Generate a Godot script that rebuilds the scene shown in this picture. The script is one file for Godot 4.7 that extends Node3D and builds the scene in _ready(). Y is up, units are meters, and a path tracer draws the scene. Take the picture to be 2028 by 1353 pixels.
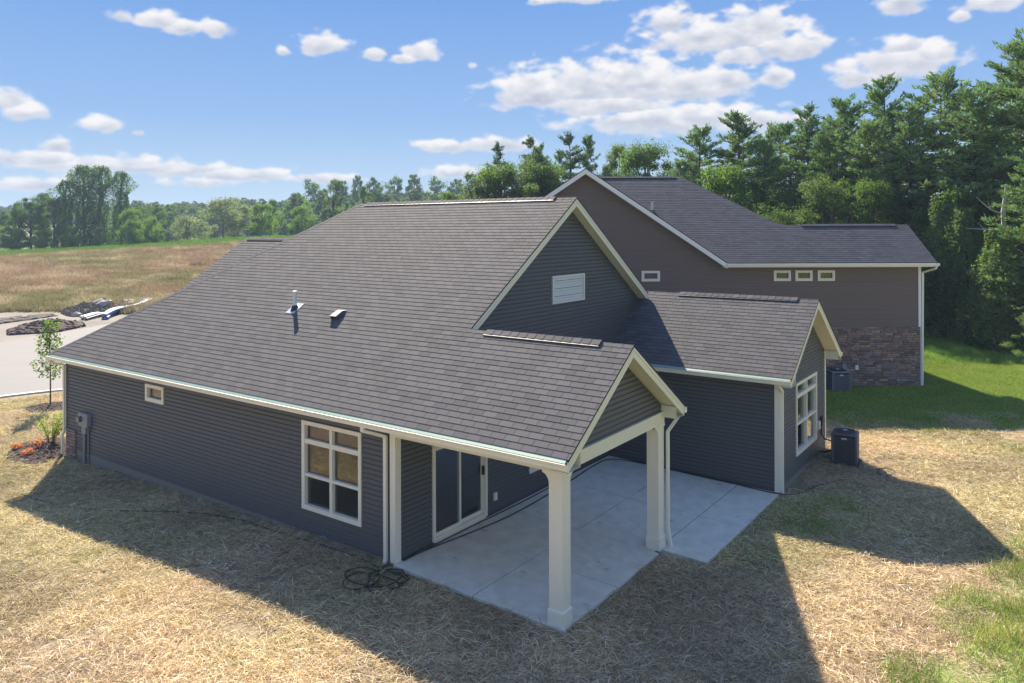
extends Node3D

const SLOPE := 0.664
var M := {}
var rng := RandomNumberGenerator.new()

# ------------------------------------------------------------------ helpers
class MB:
	var v := PackedVector3Array()
	var c := PackedColorArray()
	var n := PackedVector3Array()
	func tri(a: Vector3, b: Vector3, d: Vector3, col := Color.WHITE) -> void:
		v.append(a); v.append(b); v.append(d)
		c.append(col); c.append(col); c.append(col)
	func quad(a: Vector3, b: Vector3, d: Vector3, e: Vector3, col := Color.WHITE) -> void:
		tri(a, b, d, col)
		tri(a, d, e, col)
	# box swept from a to b with a cross-section spanned by side and up
	func sweep(a: Vector3, b: Vector3, side: Vector3, up: Vector3, col := Color.WHITE) -> void:
		var p := [a, a + side, a + side + up, a + up]
		var q := [b, b + side, b + side + up, b + up]
		for i in 4:
			var j := (i + 1) % 4
			quad(p[i], p[j], q[j], q[i], col)
		quad(p[3], p[2], p[1], p[0], col)
		quad(q[0], q[1], q[2], q[3], col)
	func box(lo: Vector3, hi: Vector3, col := Color.WHITE) -> void:
		sweep(lo, Vector3(hi.x, lo.y, lo.z), Vector3(0, 0, hi.z - lo.z), Vector3(0, hi.y - lo.y, 0), col)
	# chamfered upright box
	func cbox(lo: Vector3, hi: Vector3, ch: float, col := Color.WHITE) -> void:
		var ring := func(i: float, y: float) -> Array:
			return [Vector3(lo.x + i, y, lo.z + ch), Vector3(lo.x + ch, y, lo.z + i), Vector3(hi.x - ch, y, lo.z + i), Vector3(hi.x - i, y, lo.z + ch), Vector3(hi.x - i, y, hi.z - ch), Vector3(hi.x - ch, y, hi.z - i), Vector3(lo.x + ch, y, hi.z - i), Vector3(lo.x + i, y, hi.z - ch)]
		var r0: Array = ring.call(0.0, lo.y)
		var r1: Array = ring.call(0.0, hi.y - ch)
		var r2: Array = ring.call(ch * 0.9, hi.y)
		for i in 8:
			var j := (i + 1) % 8
			quad(r0[i], r0[j], r1[j], r1[i], col)
			quad(r1[i], r1[j], r2[j], r2[i], col)
		for i in range(1, 7):
			tri(r2[0], r2[i + 1], r2[i], col)
			tri(r0[0], r0[i], r0[i + 1], col)
	func fbox(f: Transform3D, s0: float, s1: float, y0: float, y1: float, n0: float, n1: float, col := Color.WHITE) -> void:
		sweep(f * Vector3(s0, y0, n0), f * Vector3(s1, y0, n0), f.basis.z * (n1 - n0), f.basis.y * (y1 - y0), col)
	# polygon (coplanar points) thickened by the vector down
	func slab(pts: Array, down: Vector3, col := Color.WHITE) -> void:
		var nn := Vector3.ZERO
		for i in pts.size():
			nn += (pts[i] as Vector3).cross(pts[(i + 1) % pts.size()])
		nn = nn.normalized()
		var ax := (pts[1] - pts[0] as Vector3).normalized()
		var ay := nn.cross(ax)
		var flat := PackedVector2Array()
		for p in pts:
			flat.append(Vector2((p - pts[0]).dot(ax), (p - pts[0]).dot(ay)))
		var ix := Geometry2D.triangulate_polygon(flat)
		for k in range(0, ix.size(), 3):
			tri(pts[ix[k]], pts[ix[k + 1]], pts[ix[k + 2]], col)
			tri(pts[ix[k]] + down, pts[ix[k + 2]] + down, pts[ix[k + 1]] + down, col)
		for i in pts.size():
			var j := (i + 1) % pts.size()
			quad(pts[i], pts[j], pts[j] + down, pts[i] + down, col)
	func tube(pts: Array, rad, sides := 8, col := Color.WHITE, cap := true) -> void:
		var last: Array = []
		for i in pts.size():
			var t: Vector3 = (pts[mini(i + 1, pts.size() - 1)] - pts[maxi(i - 1, 0)]).normalized()
			var u := t.cross(Vector3.UP if absf(t.y) < 0.9 else Vector3.RIGHT).normalized()
			var w := u.cross(t)
			var r: float = rad[i] if rad is Array else rad
			var ring := []
			for k in sides:
				var a := TAU * k / sides
				ring.append(pts[i] + (u * cos(a) + w * sin(a)) * r)
			if i > 0:
				for k in sides:
					quad(last[k], last[(k + 1) % sides], ring[(k + 1) % sides], ring[k], col)
			if cap and (i == 0 or i == pts.size() - 1):
				for k in range(1, sides - 1):
					tri(ring[0], ring[k], ring[k + 1], col)
			last = ring
	func mesh() -> ArrayMesh:
		var a := []
		a.resize(Mesh.ARRAY_MAX)
		a[Mesh.ARRAY_VERTEX] = v
		a[Mesh.ARRAY_COLOR] = c
		if n.size() == v.size():
			a[Mesh.ARRAY_NORMAL] = n
		var m := ArrayMesh.new()
		m.add_surface_from_arrays(Mesh.PRIMITIVE_TRIANGLES, a)
		return m

func V(x: float, y: float, v: float) -> Vector3:
	return Vector3(x, y, -v)

func numbered(called: String) -> String:
	if not has_node(NodePath(called)):
		return called
	var k := 1
	while has_node(NodePath("%s_%03d" % [called, k])):
		k += 1
	return "%s_%03d" % [called, k]

func tag(o: Node3D, label: String, category: String, group := "", kind := "") -> Node3D:
	o.set_meta("label", label)
	if category: o.set_meta("category", category)
	if group: o.set_meta("group", group)
	if kind: o.set_meta("kind", kind)
	return o

func thing(called: String, label: String, category: String, at := Vector3.ZERO, group := "") -> Node3D:
	var o := Node3D.new()
	o.name = numbered(called)
	o.position = at
	add_child(o)
	return tag(o, label, category, group)

var counts := {}
func part(called: String, m, mat: Material, parent: Node3D, stuff := false) -> MeshInstance3D:
	var o := MeshInstance3D.new()
	o.mesh = m.mesh() if m is MB else m
	o.material_override = mat
	var key := str(parent.get_instance_id()) + called
	var k: int = counts.get(key, 0)
	counts[key] = k + 1
	o.name = called if k == 0 else "%s_%03d" % [called, k]
	if stuff: o.set_meta("kind", "stuff")
	parent.add_child(o, true)
	return o

func holder(called: String, parent: Node3D) -> Node3D:
	var o := Node3D.new()
	var key := str(parent.get_instance_id()) + called
	var k: int = counts.get(key, 0)
	counts[key] = k + 1
	o.name = called if k == 0 else "%s_%03d" % [called, k]
	parent.add_child(o, true)
	return o

func single(called: String, m, mat: Material, label: String, category: String, kind := "", group := "") -> MeshInstance3D:
	var o := MeshInstance3D.new()
	o.mesh = m.mesh() if m is MB else m
	o.material_override = mat
	o.name = numbered(called)
	add_child(o)
	tag(o, label, category, group, kind)
	return o

func copies(called: String, m: Mesh, mat: Material, xf: Array, cols: Array, label: String, category := "") -> void:
	var mm := MultiMesh.new()
	mm.transform_format = MultiMesh.TRANSFORM_3D
	mm.use_colors = true
	mm.mesh = m
	mm.instance_count = xf.size()
	for i in xf.size():
		mm.set_instance_transform(i, xf[i])
		mm.set_instance_color(i, cols[i])
	var o := MultiMeshInstance3D.new()
	o.multimesh = mm
	o.material_override = mat
	o.name = numbered(called)
	add_child(o)
	tag(o, label, category, "", "stuff")

func noise(sd: int, f: float, oct := 4) -> FastNoiseLite:
	var n := FastNoiseLite.new()
	n.seed = sd
	n.frequency = f
	n.fractal_octaves = oct
	n.noise_type = FastNoiseLite.TYPE_SIMPLEX_SMOOTH
	return n

func ntex(sd: int, f: float, lo: float, hi: float, size := 512, oct := 4) -> NoiseTexture2D:
	var t := NoiseTexture2D.new()
	t.width = size
	t.height = size
	t.seamless = true
	t.noise = noise(sd, f, oct)
	var g := Gradient.new()
	g.set_color(0, Color(lo, lo, lo))
	g.set_color(1, Color(hi, hi, hi))
	t.color_ramp = g
	return t

func lin(r: float, g: float, b: float) -> Color:
	return Color(r, g, b).linear_to_srgb()

func mat(called: String, col: Color, rough := 0.7, tex: Texture2D = null, scale := 1.0, bump := 0.0, bumptex: Texture2D = null) -> StandardMaterial3D:
	var m := StandardMaterial3D.new()
	m.resource_name = called
	m.albedo_color = col
	m.roughness = rough
	m.vertex_color_use_as_albedo = true
	m.uv1_triplanar = true
	m.uv1_world_triplanar = true
	m.uv1_scale = Vector3.ONE * scale
	if tex: m.albedo_texture = tex
	if bump > 0.0:
		m.heightmap_enabled = true
		m.heightmap_scale = bump
		m.heightmap_texture = bumptex if bumptex else tex
	M[called] = m
	return m

func sstep(a: float, b: float, x: float) -> float:
	return smoothstep(a, b, x)

# ------------------------------------------------------------------ terrain
var gn := noise(5, 0.06, 3)
var gn2 := noise(9, 0.35, 3)
# depth and breadth measured from the lawn's near corner, depth towards the open field
func depth(x: float, v: float) -> float:
	return -0.584 * (x - 10.66) + 0.812 * (v + 10.84)
func breadth(x: float, v: float) -> float:
	return 0.812 * (x - 10.66) + 0.584 * (v + 10.84)

func hgt(x: float, v: float) -> float:
	var d := depth(x, v)
	var l := breadth(x, v)
	var h := -0.02 - 0.26 * sstep(0.0, 13.0, -x) - 0.12 * sstep(13.0, 23.0, -x)
	h -= 0.18 * sstep(1.5, 5.5, x)
	h -= 0.10 * sstep(0.0, 3.0, -v) * sstep(-2.0, 8.0, -x)
	if l > -12.0:
		var rt := sstep(-12.0, 2.0, l)
		h = lerpf(h, 0.0, sstep(19.0, 27.0, d) * rt)
		h += 0.5 * sstep(33.0, 48.0, d) * sstep(10.0, 22.0, l)
		h += 0.25 * sstep(8.8, 11.5, x) * sstep(9.0, 2.0, v)
	var lf := sstep(0.0, -25.0, l)
	var crest := lerpf(1.7, 4.3, clampf((l + 101.0) / 47.0, 0.0, 1.2))
	h += lf * (crest + 0.4) * sstep(62.0, 152.0, d)
	h += 11.0 * sstep(240.0, 460.0, d) * (0.78 + 0.3 * sstep(-220.0, 0.0, l)) + 10.0 * sstep(520.0, 900.0, d)
	if d > 55.0:
		h += gn.get_noise_2d(x * 0.35, v * 0.35) * 0.5 * sstep(55.0, 120.0, d)
	var pat := sstep(-3.0, -0.6, v) * sstep(11.0, 9.2, v) * sstep(-1.2, -0.2, x) * sstep(7.0, 5.2, x)
	h = lerpf(h + gn2.get_noise_2d(x, v) * 0.03, -0.075 - 0.0235 * x, pat)
	if rect_in(x, v, 0.2, 3.5, 0.4, 3.8) or rect_in(x, v, 0.2, 4.4, 3.8, 13.0) or rect_in(x, v, -13.3, 0.3, 0.5, 13.0):
		h -= 0.3
	return h

func rect_in(x: float, v: float, x0: float, x1: float, v0: float, v1: float) -> bool:
	return x > x0 and x < x1 and v > v0 and v < v1

func built(x: float, v: float, m := 0.0) -> bool:
	return rect_in(x, v, -13.8 - m, 0.05, -0.05 - m, 13.4 + m) or rect_in(x, v, -0.5, 4.0 + m, -0.15 - m, 3.9) or rect_in(x, v, -0.5, 4.95 + m, 3.8 - m, 13.4 + m)

var street := PackedVector2Array([Vector2(-25.9, -30), Vector2(-25.6, 0.5), Vector2(-25.2, 2.6), Vector2(-24.5, 4.9), Vector2(-23.4, 8.0), Vector2(-22.6, 14.0), Vector2(-22.4, 26.0), Vector2(-45.0, 27.0), Vector2(-47.5, 22.0), Vector2(-46.4, 17.8), Vector2(-45.0, 15.0), Vector2(-43.6, 11.5), Vector2(-42.0, 8.0), Vector2(-41.0, 4.0), Vector2(-40.5, -30)])

# patches where the soil shows through the straw
func soil(x: float, v: float) -> float:
	return 0.6 * sstep(0.36, 0.52, gn.get_noise_2d(x * 3.1 + 300.0, v * 3.1 - 70.0)) + 0.7 * sstep(2.2, 0.8, Vector2(x + 1.9, v + 6.0).length())

func rightgreen(x: float, v: float) -> float:
	# how green the lawn is beside the second house and at the bank in the near corner
	var d := depth(x, v)
	var l := breadth(x, v)
	var g := sstep(24.6, 27.0, d + gn2.get_noise_2d(x * 0.7, v * 0.7) * 2.0) * sstep(-4.0, 3.0, l)
	var edge := x - lerpf(8.5, 9.9, clampf((v - 1.6) / 6.5, -1.0, 1.5))
	g = maxf(g, sstep(-0.5, 0.9, edge + gn2.get_noise_2d(x * 1.3 + 40.0, v * 1.3) * 1.3) * sstep(13.0, 10.0, v))
	return g

func ground_color(x: float, v: float) -> Color:
	var d := depth(x, v)
	var n := gn2.get_noise_2d(x * 0.6, v * 0.6)
	var n2 := gn.get_noise_2d(x * 1.7 + 9.0, v * 1.7)
	var straw := Color(0.47, 0.38, 0.25).lerp(Color(0.36, 0.285, 0.185), 0.5 + n)
	straw = straw.lerp(Color(0.22, 0.20, 0.08), clampf(n2 * 0.7, 0.0, 0.4))
	straw = straw.lerp(Color(0.17, 0.13, 0.095), soil(x, v) * 0.8)
	var col := straw.lerp(Color(0.21, 0.31, 0.065).lerp(Color(0.36, 0.38, 0.13), clampf(0.4 + n2 * 1.2 + n * 0.9, 0.0, 1.0)), rightgreen(x, v))
	var l := breadth(x, v)
	# bare gravel yard across the street
	var yard := sstep(-40.0, -42.0, x)
	var dirt := Color(0.28, 0.262, 0.245).lerp(Color(0.19, 0.175, 0.16), clampf(0.5 + n * 1.5, 0.0, 1.0))
	col = col.lerp(dirt, yard)
	# dry field
	var fe := d + gn.get_noise_2d(x, v) * 3.0 + (l + 48.0) * 0.03
	var field := sstep(63.0, 65.5, fe) * sstep(-8.0, -14.0, l)
	var band := gn.get_noise_2d(x * 0.5 + 80.0, v * 1.1)
	var fcol := Color(0.38, 0.28, 0.215).lerp(Color(0.29, 0.255, 0.15), clampf(band * 2.0 + 0.2, 0.0, 1.0))
	fcol = fcol.lerp(Color(0.54, 0.45, 0.35), clampf(gn2.get_noise_2d(x * 0.3, v * 0.5) * 1.6, 0.0, 0.8))
	fcol = fcol.lerp(Color(0.16, 0.28, 0.05), sstep(122.0, 132.0, d + gn.get_noise_2d(x * 0.4, v * 0.4) * 8.0 + (l + 80.0) * -0.12))
	col = col.lerp(fcol, field)
	col = col.lerp(Color(0.13, 0.19, 0.06), sstep(185.0, 230.0, d))
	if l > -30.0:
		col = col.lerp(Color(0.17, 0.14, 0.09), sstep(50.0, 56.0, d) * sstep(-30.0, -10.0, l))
	return col

func axis(lo: float, hi: float, a: float, b: float, fine: float) -> Array:
	var r := []
	var x := a
	while x <= b:
		r.append(x)
		x += fine
	var stp := fine
	while x < hi:
		stp = minf(stp * 1.13, 40.0)
		x += stp
		r.append(x)
	x = a
	stp = fine
	while x > lo:
		stp = minf(stp * 1.13, 40.0)
		x -= stp
		r.push_front(x)
	return r

func build_ground() -> void:
	var xs := axis(-1300.0, 900.0, -30.0, 15.0, 0.4)
	var vs := axis(-700.0, 1600.0, -10.0, 30.0, 0.4)
	var pos := PackedVector3Array()
	var col := PackedColorArray()
	var nor := PackedVector3Array()
	var idx := PackedInt32Array()
	for j in vs.size():
		for i in xs.size():
			var x: float = xs[i]
			var v: float = vs[j]
			pos.append(V(x, hgt(x, v), v))
			col.append(ground_color(x, v))
			nor.append(Vector3((hgt(x - 0.3, v) - hgt(x + 0.3, v)) / 0.6, 1, -(hgt(x, v - 0.3) - hgt(x, v + 0.3)) / 0.6).normalized())
	var w := xs.size()
	for j in vs.size() - 1:
		for i in w - 1:
			var a := j * w + i
			idx.append_array([a, a + w, a + 1, a + 1, a + w, a + w + 1])
	var arr := []
	arr.resize(Mesh.ARRAY_MAX)
	arr[Mesh.ARRAY_VERTEX] = pos
	arr[Mesh.ARRAY_COLOR] = col
	arr[Mesh.ARRAY_NORMAL] = nor
	arr[Mesh.ARRAY_INDEX] = idx
	var m := ArrayMesh.new()
	m.add_surface_from_arrays(Mesh.PRIMITIVE_TRIANGLES, arr)
	single("ground", m, M.ground, "straw covered lawn, green grass, bare yard and rising dry field", "", "structure")

func streak_texture() -> ImageTexture:
	# short pale and dark stalks thrown in all directions
	var r := RandomNumberGenerator.new()
	r.seed = 77
	var im := Image.create(1024, 1024, false, Image.FORMAT_RGB8)
	im.fill(Color(0.84, 0.83, 0.81))
	for k in 26000:
		var x := r.randf() * 1024.0
		var y := r.randf() * 1024.0
		var a := r.randf() * PI
		var ln := r.randi_range(8, 30)
		var b := r.randf_range(0.66, 1.0)
		var c := Color(b, b * 0.98, b * 0.93)
		for i in ln:
			im.set_pixel(posmod(int(x + cos(a) * i), 1024), posmod(int(y + sin(a) * i), 1024), c)
	return ImageTexture.create_from_image(im)

# ------------------------------------------------------------------ sky
func build_sky() -> Sky:
	var W := 4096
	var H := 2048
	var im := Image.create(W, H, false, Image.FORMAT_RGBF)
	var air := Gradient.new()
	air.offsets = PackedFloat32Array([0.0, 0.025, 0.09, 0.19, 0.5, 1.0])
	air.colors = PackedColorArray([Color(0.40, 0.48, 0.565), Color(0.33, 0.435, 0.55), Color(0.195, 0.325, 0.535), Color(0.115, 0.235, 0.50), Color(0.085, 0.19, 0.45), Color(0.075, 0.175, 0.43)])  # top two stops lie out of view, brightened to lift the fill light
	for j in H:
		var el := (0.5 - (j + 0.5) / H) * 180.0
		var c: Color
		if el >= 0.0:
			c = air.sample(clampf(el / 90.0, 0.0, 1.0))
		else:
			c = Color(0.30, 0.33, 0.33).lerp(Color(0.12, 0.12, 0.08), sstep(0.0, 12.0, -el))
		im.fill_rect(Rect2i(0, j, W, 1), c)
	# clouds: bearing, height, half width, half height in degrees
	var cl := []
	var rows := [
		[-34.0, 10.1, 3.6, 2.1], [-30.0, 10.6, 4.4, 2.3], [-26.6, 10.7, 4.3, 2.5], [-22.2, 10.2, 4.2, 1.9], [-19.8, 10.5, 2.2, 1.2], [-28.8, 9.1, 6.2, 1.3],
		[-23.6, 7.8, 6.8, 1.45], [-18.6, 7.5, 4.0, 1.2], [-27.0, 8.0, 3.8, 0.9],
		[-24.0, 14.8, 2.3, 1.3], [-21.5, 13.7, 3.3, 1.5], [-18.2, 14.1, 2.9, 1.7], [-15.8, 12.5, 3.2, 1.4], [-19.0, 12.3, 2.1, 0.9], [-16.6, 10.6, 1.2, 0.95],
		[-11.2, 10.1, 1.9, 1.0], [-8.9, 10.7, 2.5, 1.6], [-6.8, 11.3, 1.6, 1.0], [-8.6, 11.9, 1.6, 0.8],
		[-8.5, 14.8, 1.6, 1.1], [-3.6, 14.1, 1.8, 1.0], [-5.1, 13.4, 0.6, 0.45], [-14.3, 16.0, 0.9, 0.5],
		[-63.0, 14.0, 0.9, 0.55], [-60.6, 14.0, 1.7, 0.75], [-59.1, 13.7, 1.5, 0.7], [-56.9, 13.8, 1.3, 0.75],
		[-49.8, 13.2, 1.9, 1.0], [-52.5, 12.6, 0.7, 0.4], [-46.0, 12.8, 1.0, 0.65], [-42.6, 13.0, 1.5, 1.0], [-43.8, 12.5, 1.1, 0.45], [-38.7, 12.1, 0.4, 0.35],
		[-69.2, 8.1, 1.0, 0.95], [-68.3, 7.4, 1.5, 0.8], [-64.0, 6.9, 1.4, 0.7], [-61.9, 6.5, 0.6, 0.3], [-66.6, 5.4, 1.1, 0.65],
		[-68.0, 4.5, 3.6, 0.7], [-64.0, 4.3, 3.1, 0.8], [-62.0, 4.4, 2.0, 0.8], [-59.4, 4.1, 2.4, 0.8], [-56.1, 3.8, 3.1, 0.7], [-53.9, 3.9, 2.2, 0.6], [-49.6, 3.7, 3.4, 0.45], [-67.5, 2.9, 3.4, 0.6], [-57.8, 3.3, 2.8, 0.45],
		[-40.8, 6.1, 2.7, 0.6], [-37.0, 6.3, 3.4, 0.7], [-40.1, 4.2, 2.3, 0.7], [-30.6, 16.7, 3.1, 0.4], [-34.0, 16.6, 0.7, 0.4]]
	rows += [[-28.2, 10.3, 8.6, 2.3], [-23.8, 7.9, 8.0, 1.3], [-20.2, 13.5, 6.0, 1.7], [-8.9, 10.8, 3.8, 1.5], [-62.0, 4.2, 8.5, 0.65]]
	for q in rows:
		cl.append(q)
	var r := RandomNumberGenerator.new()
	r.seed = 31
	for k in 150:  # clouds out of view, their number raised to whiten and lift the fill light
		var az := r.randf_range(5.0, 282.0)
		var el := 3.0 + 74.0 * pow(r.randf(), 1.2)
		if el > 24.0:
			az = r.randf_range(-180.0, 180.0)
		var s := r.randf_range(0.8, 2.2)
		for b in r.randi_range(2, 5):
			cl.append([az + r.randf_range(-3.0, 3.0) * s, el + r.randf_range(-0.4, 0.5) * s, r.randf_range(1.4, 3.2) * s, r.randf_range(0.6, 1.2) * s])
	var den := PackedFloat32Array()
	den.resize(W * H)
	den.fill(-9.0)
	var rel := PackedFloat32Array()
	rel.resize(W * H)
	var ppx := W / 360.0
	var ppy := H / 180.0
	for q in cl:
		var sx: float = q[2] / cos(deg_to_rad(q[1])) * 1.35
		var sy: float = q[3] * 1.35
		var cx: float = q[0] / 360.0 * W
		var cy: float = (0.5 - q[1] / 180.0) * H
		for j in range(int(cy - sy * ppy * 1.25), int(cy + sy * ppy * 1.25) + 1):
			var dy: float = (cy - j) / ppy / sy
			var dd := dy * (1.0 if dy > 0.0 else 1.5)
			for i in range(int(cx - sx * ppx * 1.25), int(cx + sx * ppx * 1.25) + 1):
				var dx: float = (i - cx) / ppx / sx
				var val := 1.0 - sqrt(dx * dx + dd * dd)
				var at := j * W + posmod(i, W)
				if val > den[at]:
					den[at] = val
					rel[at] = dy
	var n1 := noise(3, 0.55, 5)
	var n2 := noise(4, 0.35, 3)
	for j in H / 2 + 1:
		var el := (0.5 - (j + 0.5) / H) * 180.0
		for i in W:
			var at := j * W + i
			if den[at] < -0.25:
				continue
			var az := wrapf((i + 0.5) / W * 360.0, -180.0, 180.0)
			var f := n1.get_noise_2d(az * 0.8, el * 1.5)
			var edge := den[at] - 0.16 + f * 0.50
			var a := sstep(0.0, 0.42, edge) * 0.97
			if a <= 0.0:
				continue
			# sunlit heads, greyer flat bases, as water droplets far away show them
			var up := clampf(0.46 + rel[at] * 1.0 + f * 0.55 + n2.get_noise_2d(az, el * 2.0) * 0.25, 0.0, 1.0)
			var thick := sstep(0.05, 0.6, edge)
			var c := Color(0.60, 0.585, 0.585).lerp(Color(0.285, 0.32, 0.40), (1.0 - up) * (0.3 + 0.7 * thick))
			im.set_pixel(i, j, im.get_pixel(i, j).lerp(c, a))
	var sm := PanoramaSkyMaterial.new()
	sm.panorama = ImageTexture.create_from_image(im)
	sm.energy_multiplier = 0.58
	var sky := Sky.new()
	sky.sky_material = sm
	return sky

# ------------------------------------------------------------------ building pieces
const TONES := [0.86, 0.94, 0.98, 1.02, 1.06, 0.90, 1.0, 1.10]
func tone(k: int) -> Color:
	var f: float = TONES[k]
	return Color(0.205 * f, (0.195 + 0.004 * (k % 3)) * f, (0.198 + 0.006 * (k % 2)) * f)

var tab_mesh := []
func tab(k: int, w: float, e: float) -> ArrayMesh:
	var mb := MB.new()
	emit_tab(mb, Transform3D(), 0.0, w, 0.0, e, tone(k))
	return mb.mesh()

func emit_tab(mb: MB, f: Transform3D, s0: float, s1: float, t0: float, t1: float, col: Color) -> void:
	# frame: x along the eave, y up the slope, z out of the roof
	var a := f * Vector3(s0, t0, 0.010)
	var b := f * Vector3(s1, t0, 0.010)
	var c := f * Vector3(s1, t1, 0.003)
	var d := f * Vector3(s0, t1, 0.003)
	var a0 := f * Vector3(s0, t0, 0.0)
	var b0 := f * Vector3(s1, t0, 0.0)
	mb.quad(a, d, c, b, col)
	mb.quad(a0, a, b, b0, col * 0.6)
	mb.tri(a0, f * Vector3(s0, t1, 0.0), a, col)
	mb.tri(b0, b, f * Vector3(s1, t1, 0.0), col)

# pts: corners of one roof plane; along: direction of the eave; returns the frame
func roof_plane(roof: Node3D, deck: MB, field: MB, pts: Array, eave: Vector3, along: Vector3, upslope: Vector3, pick: Array, sd: int, w := 0.30, e := 0.143) -> void:
	var nn := along.cross(upslope).normalized()
	if nn.y < 0.0:
		nn = -nn
	var f := Transform3D(Basis(along, upslope, nn), eave)
	var poly := PackedVector2Array()
	for p in pts:
		poly.append(Vector2((p - eave).dot(along), (p - eave).dot(upslope)))
	deck.slab(pts, Vector3(0, -0.03, 0), Color(0.04, 0.036, 0.036))
	var lo := poly[0]
	var hi := poly[0]
	for p in poly:
		lo = lo.min(p)
		hi = hi.max(p)
	var r := RandomNumberGenerator.new()
	r.seed = sd
	var t := lo.y
	var row := 0
	while t < hi.y - 0.01:
		var t1 := minf(t + e, hi.y)
		var s := lo.x - w + (0.5 * w if row % 2 == 1 else 0.0) + r.randf_range(-0.03, 0.03)
		while s < hi.x:
			var s0 := s
			var s1 := s + w - 0.007
			s += w
			var k := r.randi() % 8
			var inside := true
			for q in [Vector2(s0, t), Vector2(s1, t), Vector2(s1, t1), Vector2(s0, t1)]:
				if not Geometry2D.is_point_in_polygon(q, poly):
					inside = false
			if inside:
				if pick.size() == 3 and t1 - t > e * 0.99:
					pick[2].append([(f * Vector3(s0, t, 0)), f, k, w, e])
				else:
					emit_tab(field, f, s0, s1, t, t1, tone(k))
				continue
			var quad := PackedVector2Array([Vector2(s0, t), Vector2(s1, t), Vector2(s1, t1), Vector2(s0, t1)])
			for got in Geometry2D.intersect_polygons(quad, poly):
				for i in range(1, got.size() - 1):
					var tr := []
					for q in [got[0], got[i], got[i + 1]]:
						tr.append(f * Vector3(q.x, q.y, lerpf(0.010, 0.003, (q.y - t) / (t1 - t))))
					field.tri(tr[0], tr[1], tr[2], tone(k))
				for i in got.size():
					var q0: Vector2 = got[i]
					var q1: Vector2 = got[(i + 1) % got.size()]
					field.quad(f * Vector3(q0.x, q0.y, 0), f * Vector3(q1.x, q1.y, 0), f * Vector3(q1.x, q1.y, lerpf(0.010, 0.003, (q1.y - t) / (t1 - t))), f * Vector3(q0.x, q0.y, lerpf(0.010, 0.003, (q0.y - t) / (t1 - t))), tone(k))
		t += e
		row += 1

# bent cap shingles along a ridge or hip from a to b; na/nb point down the two slopes
func caps(parent: Node3D, a: Vector3, b: Vector3, da: Vector3, db: Vector3, lift: float, sd: int, single_mesh := false) -> void:
	var r := RandomNumberGenerator.new()
	r.seed = sd
	var dir := (b - a).normalized()
	var count := int((b - a).length() / 0.2)
	var stp := (b - a).length() / count
	var all := MB.new()
	for i in count:
		var mb := all if single_mesh else MB.new()
		var col := tone(r.randi() % 8)
		var o := Vector3.ZERO if single_mesh else a + dir * stp * i
		var p := (a + dir * stp * i if single_mesh else Vector3.ZERO) + Vector3(0, lift, 0)
		var q := p + dir * (stp - 0.001)
		var up0 := Vector3(0, 0.010, 0)
		var up1 := Vector3(0, 0.003, 0)
		for d in [da, db]:
			mb.quad(p + up1, q + up0, q + d * 0.14 + up0, p + d * 0.14 + up1, col)
			mb.quad(p + d * 0.14 + up1, q + d * 0.14 + up0, q + d * 0.14, p + d * 0.14, col)
			mb.tri(q + up0, q + d * 0.14 + up0, q + d * 0.14, col)
			mb.tri(q + up0, q + d * 0.14, q, col)
		if not single_mesh:
			part("cap_shingle", mb, M.shingle, parent).position = o
	if single_mesh:
		part("cap_shingles", all, M.shingle, parent, true)

func ridge_vent(roof: Node3D, a: Vector3, b: Vector3, across: Vector3, drop: float, sd: int, single_mesh := false) -> void:
	# low plastic vent strip with shingle caps on it
	var mb := MB.new()
	var h := Vector3(0, 0.036, 0)
	for s in [1.0, -1.0]:
		var d: Vector3 = (across * s * 0.145) + Vector3(0, -0.145 * drop, 0)
		mb.sweep(a, b, d, h, Color(0.02, 0.02, 0.022))
	part("ridge_vent", mb, M.black, roof)
	caps(roof, a, b, (across + Vector3(0, -drop, 0)).normalized(), (-across + Vector3(0, -drop, 0)).normalized(), 0.037, sd, single_mesh)

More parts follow.
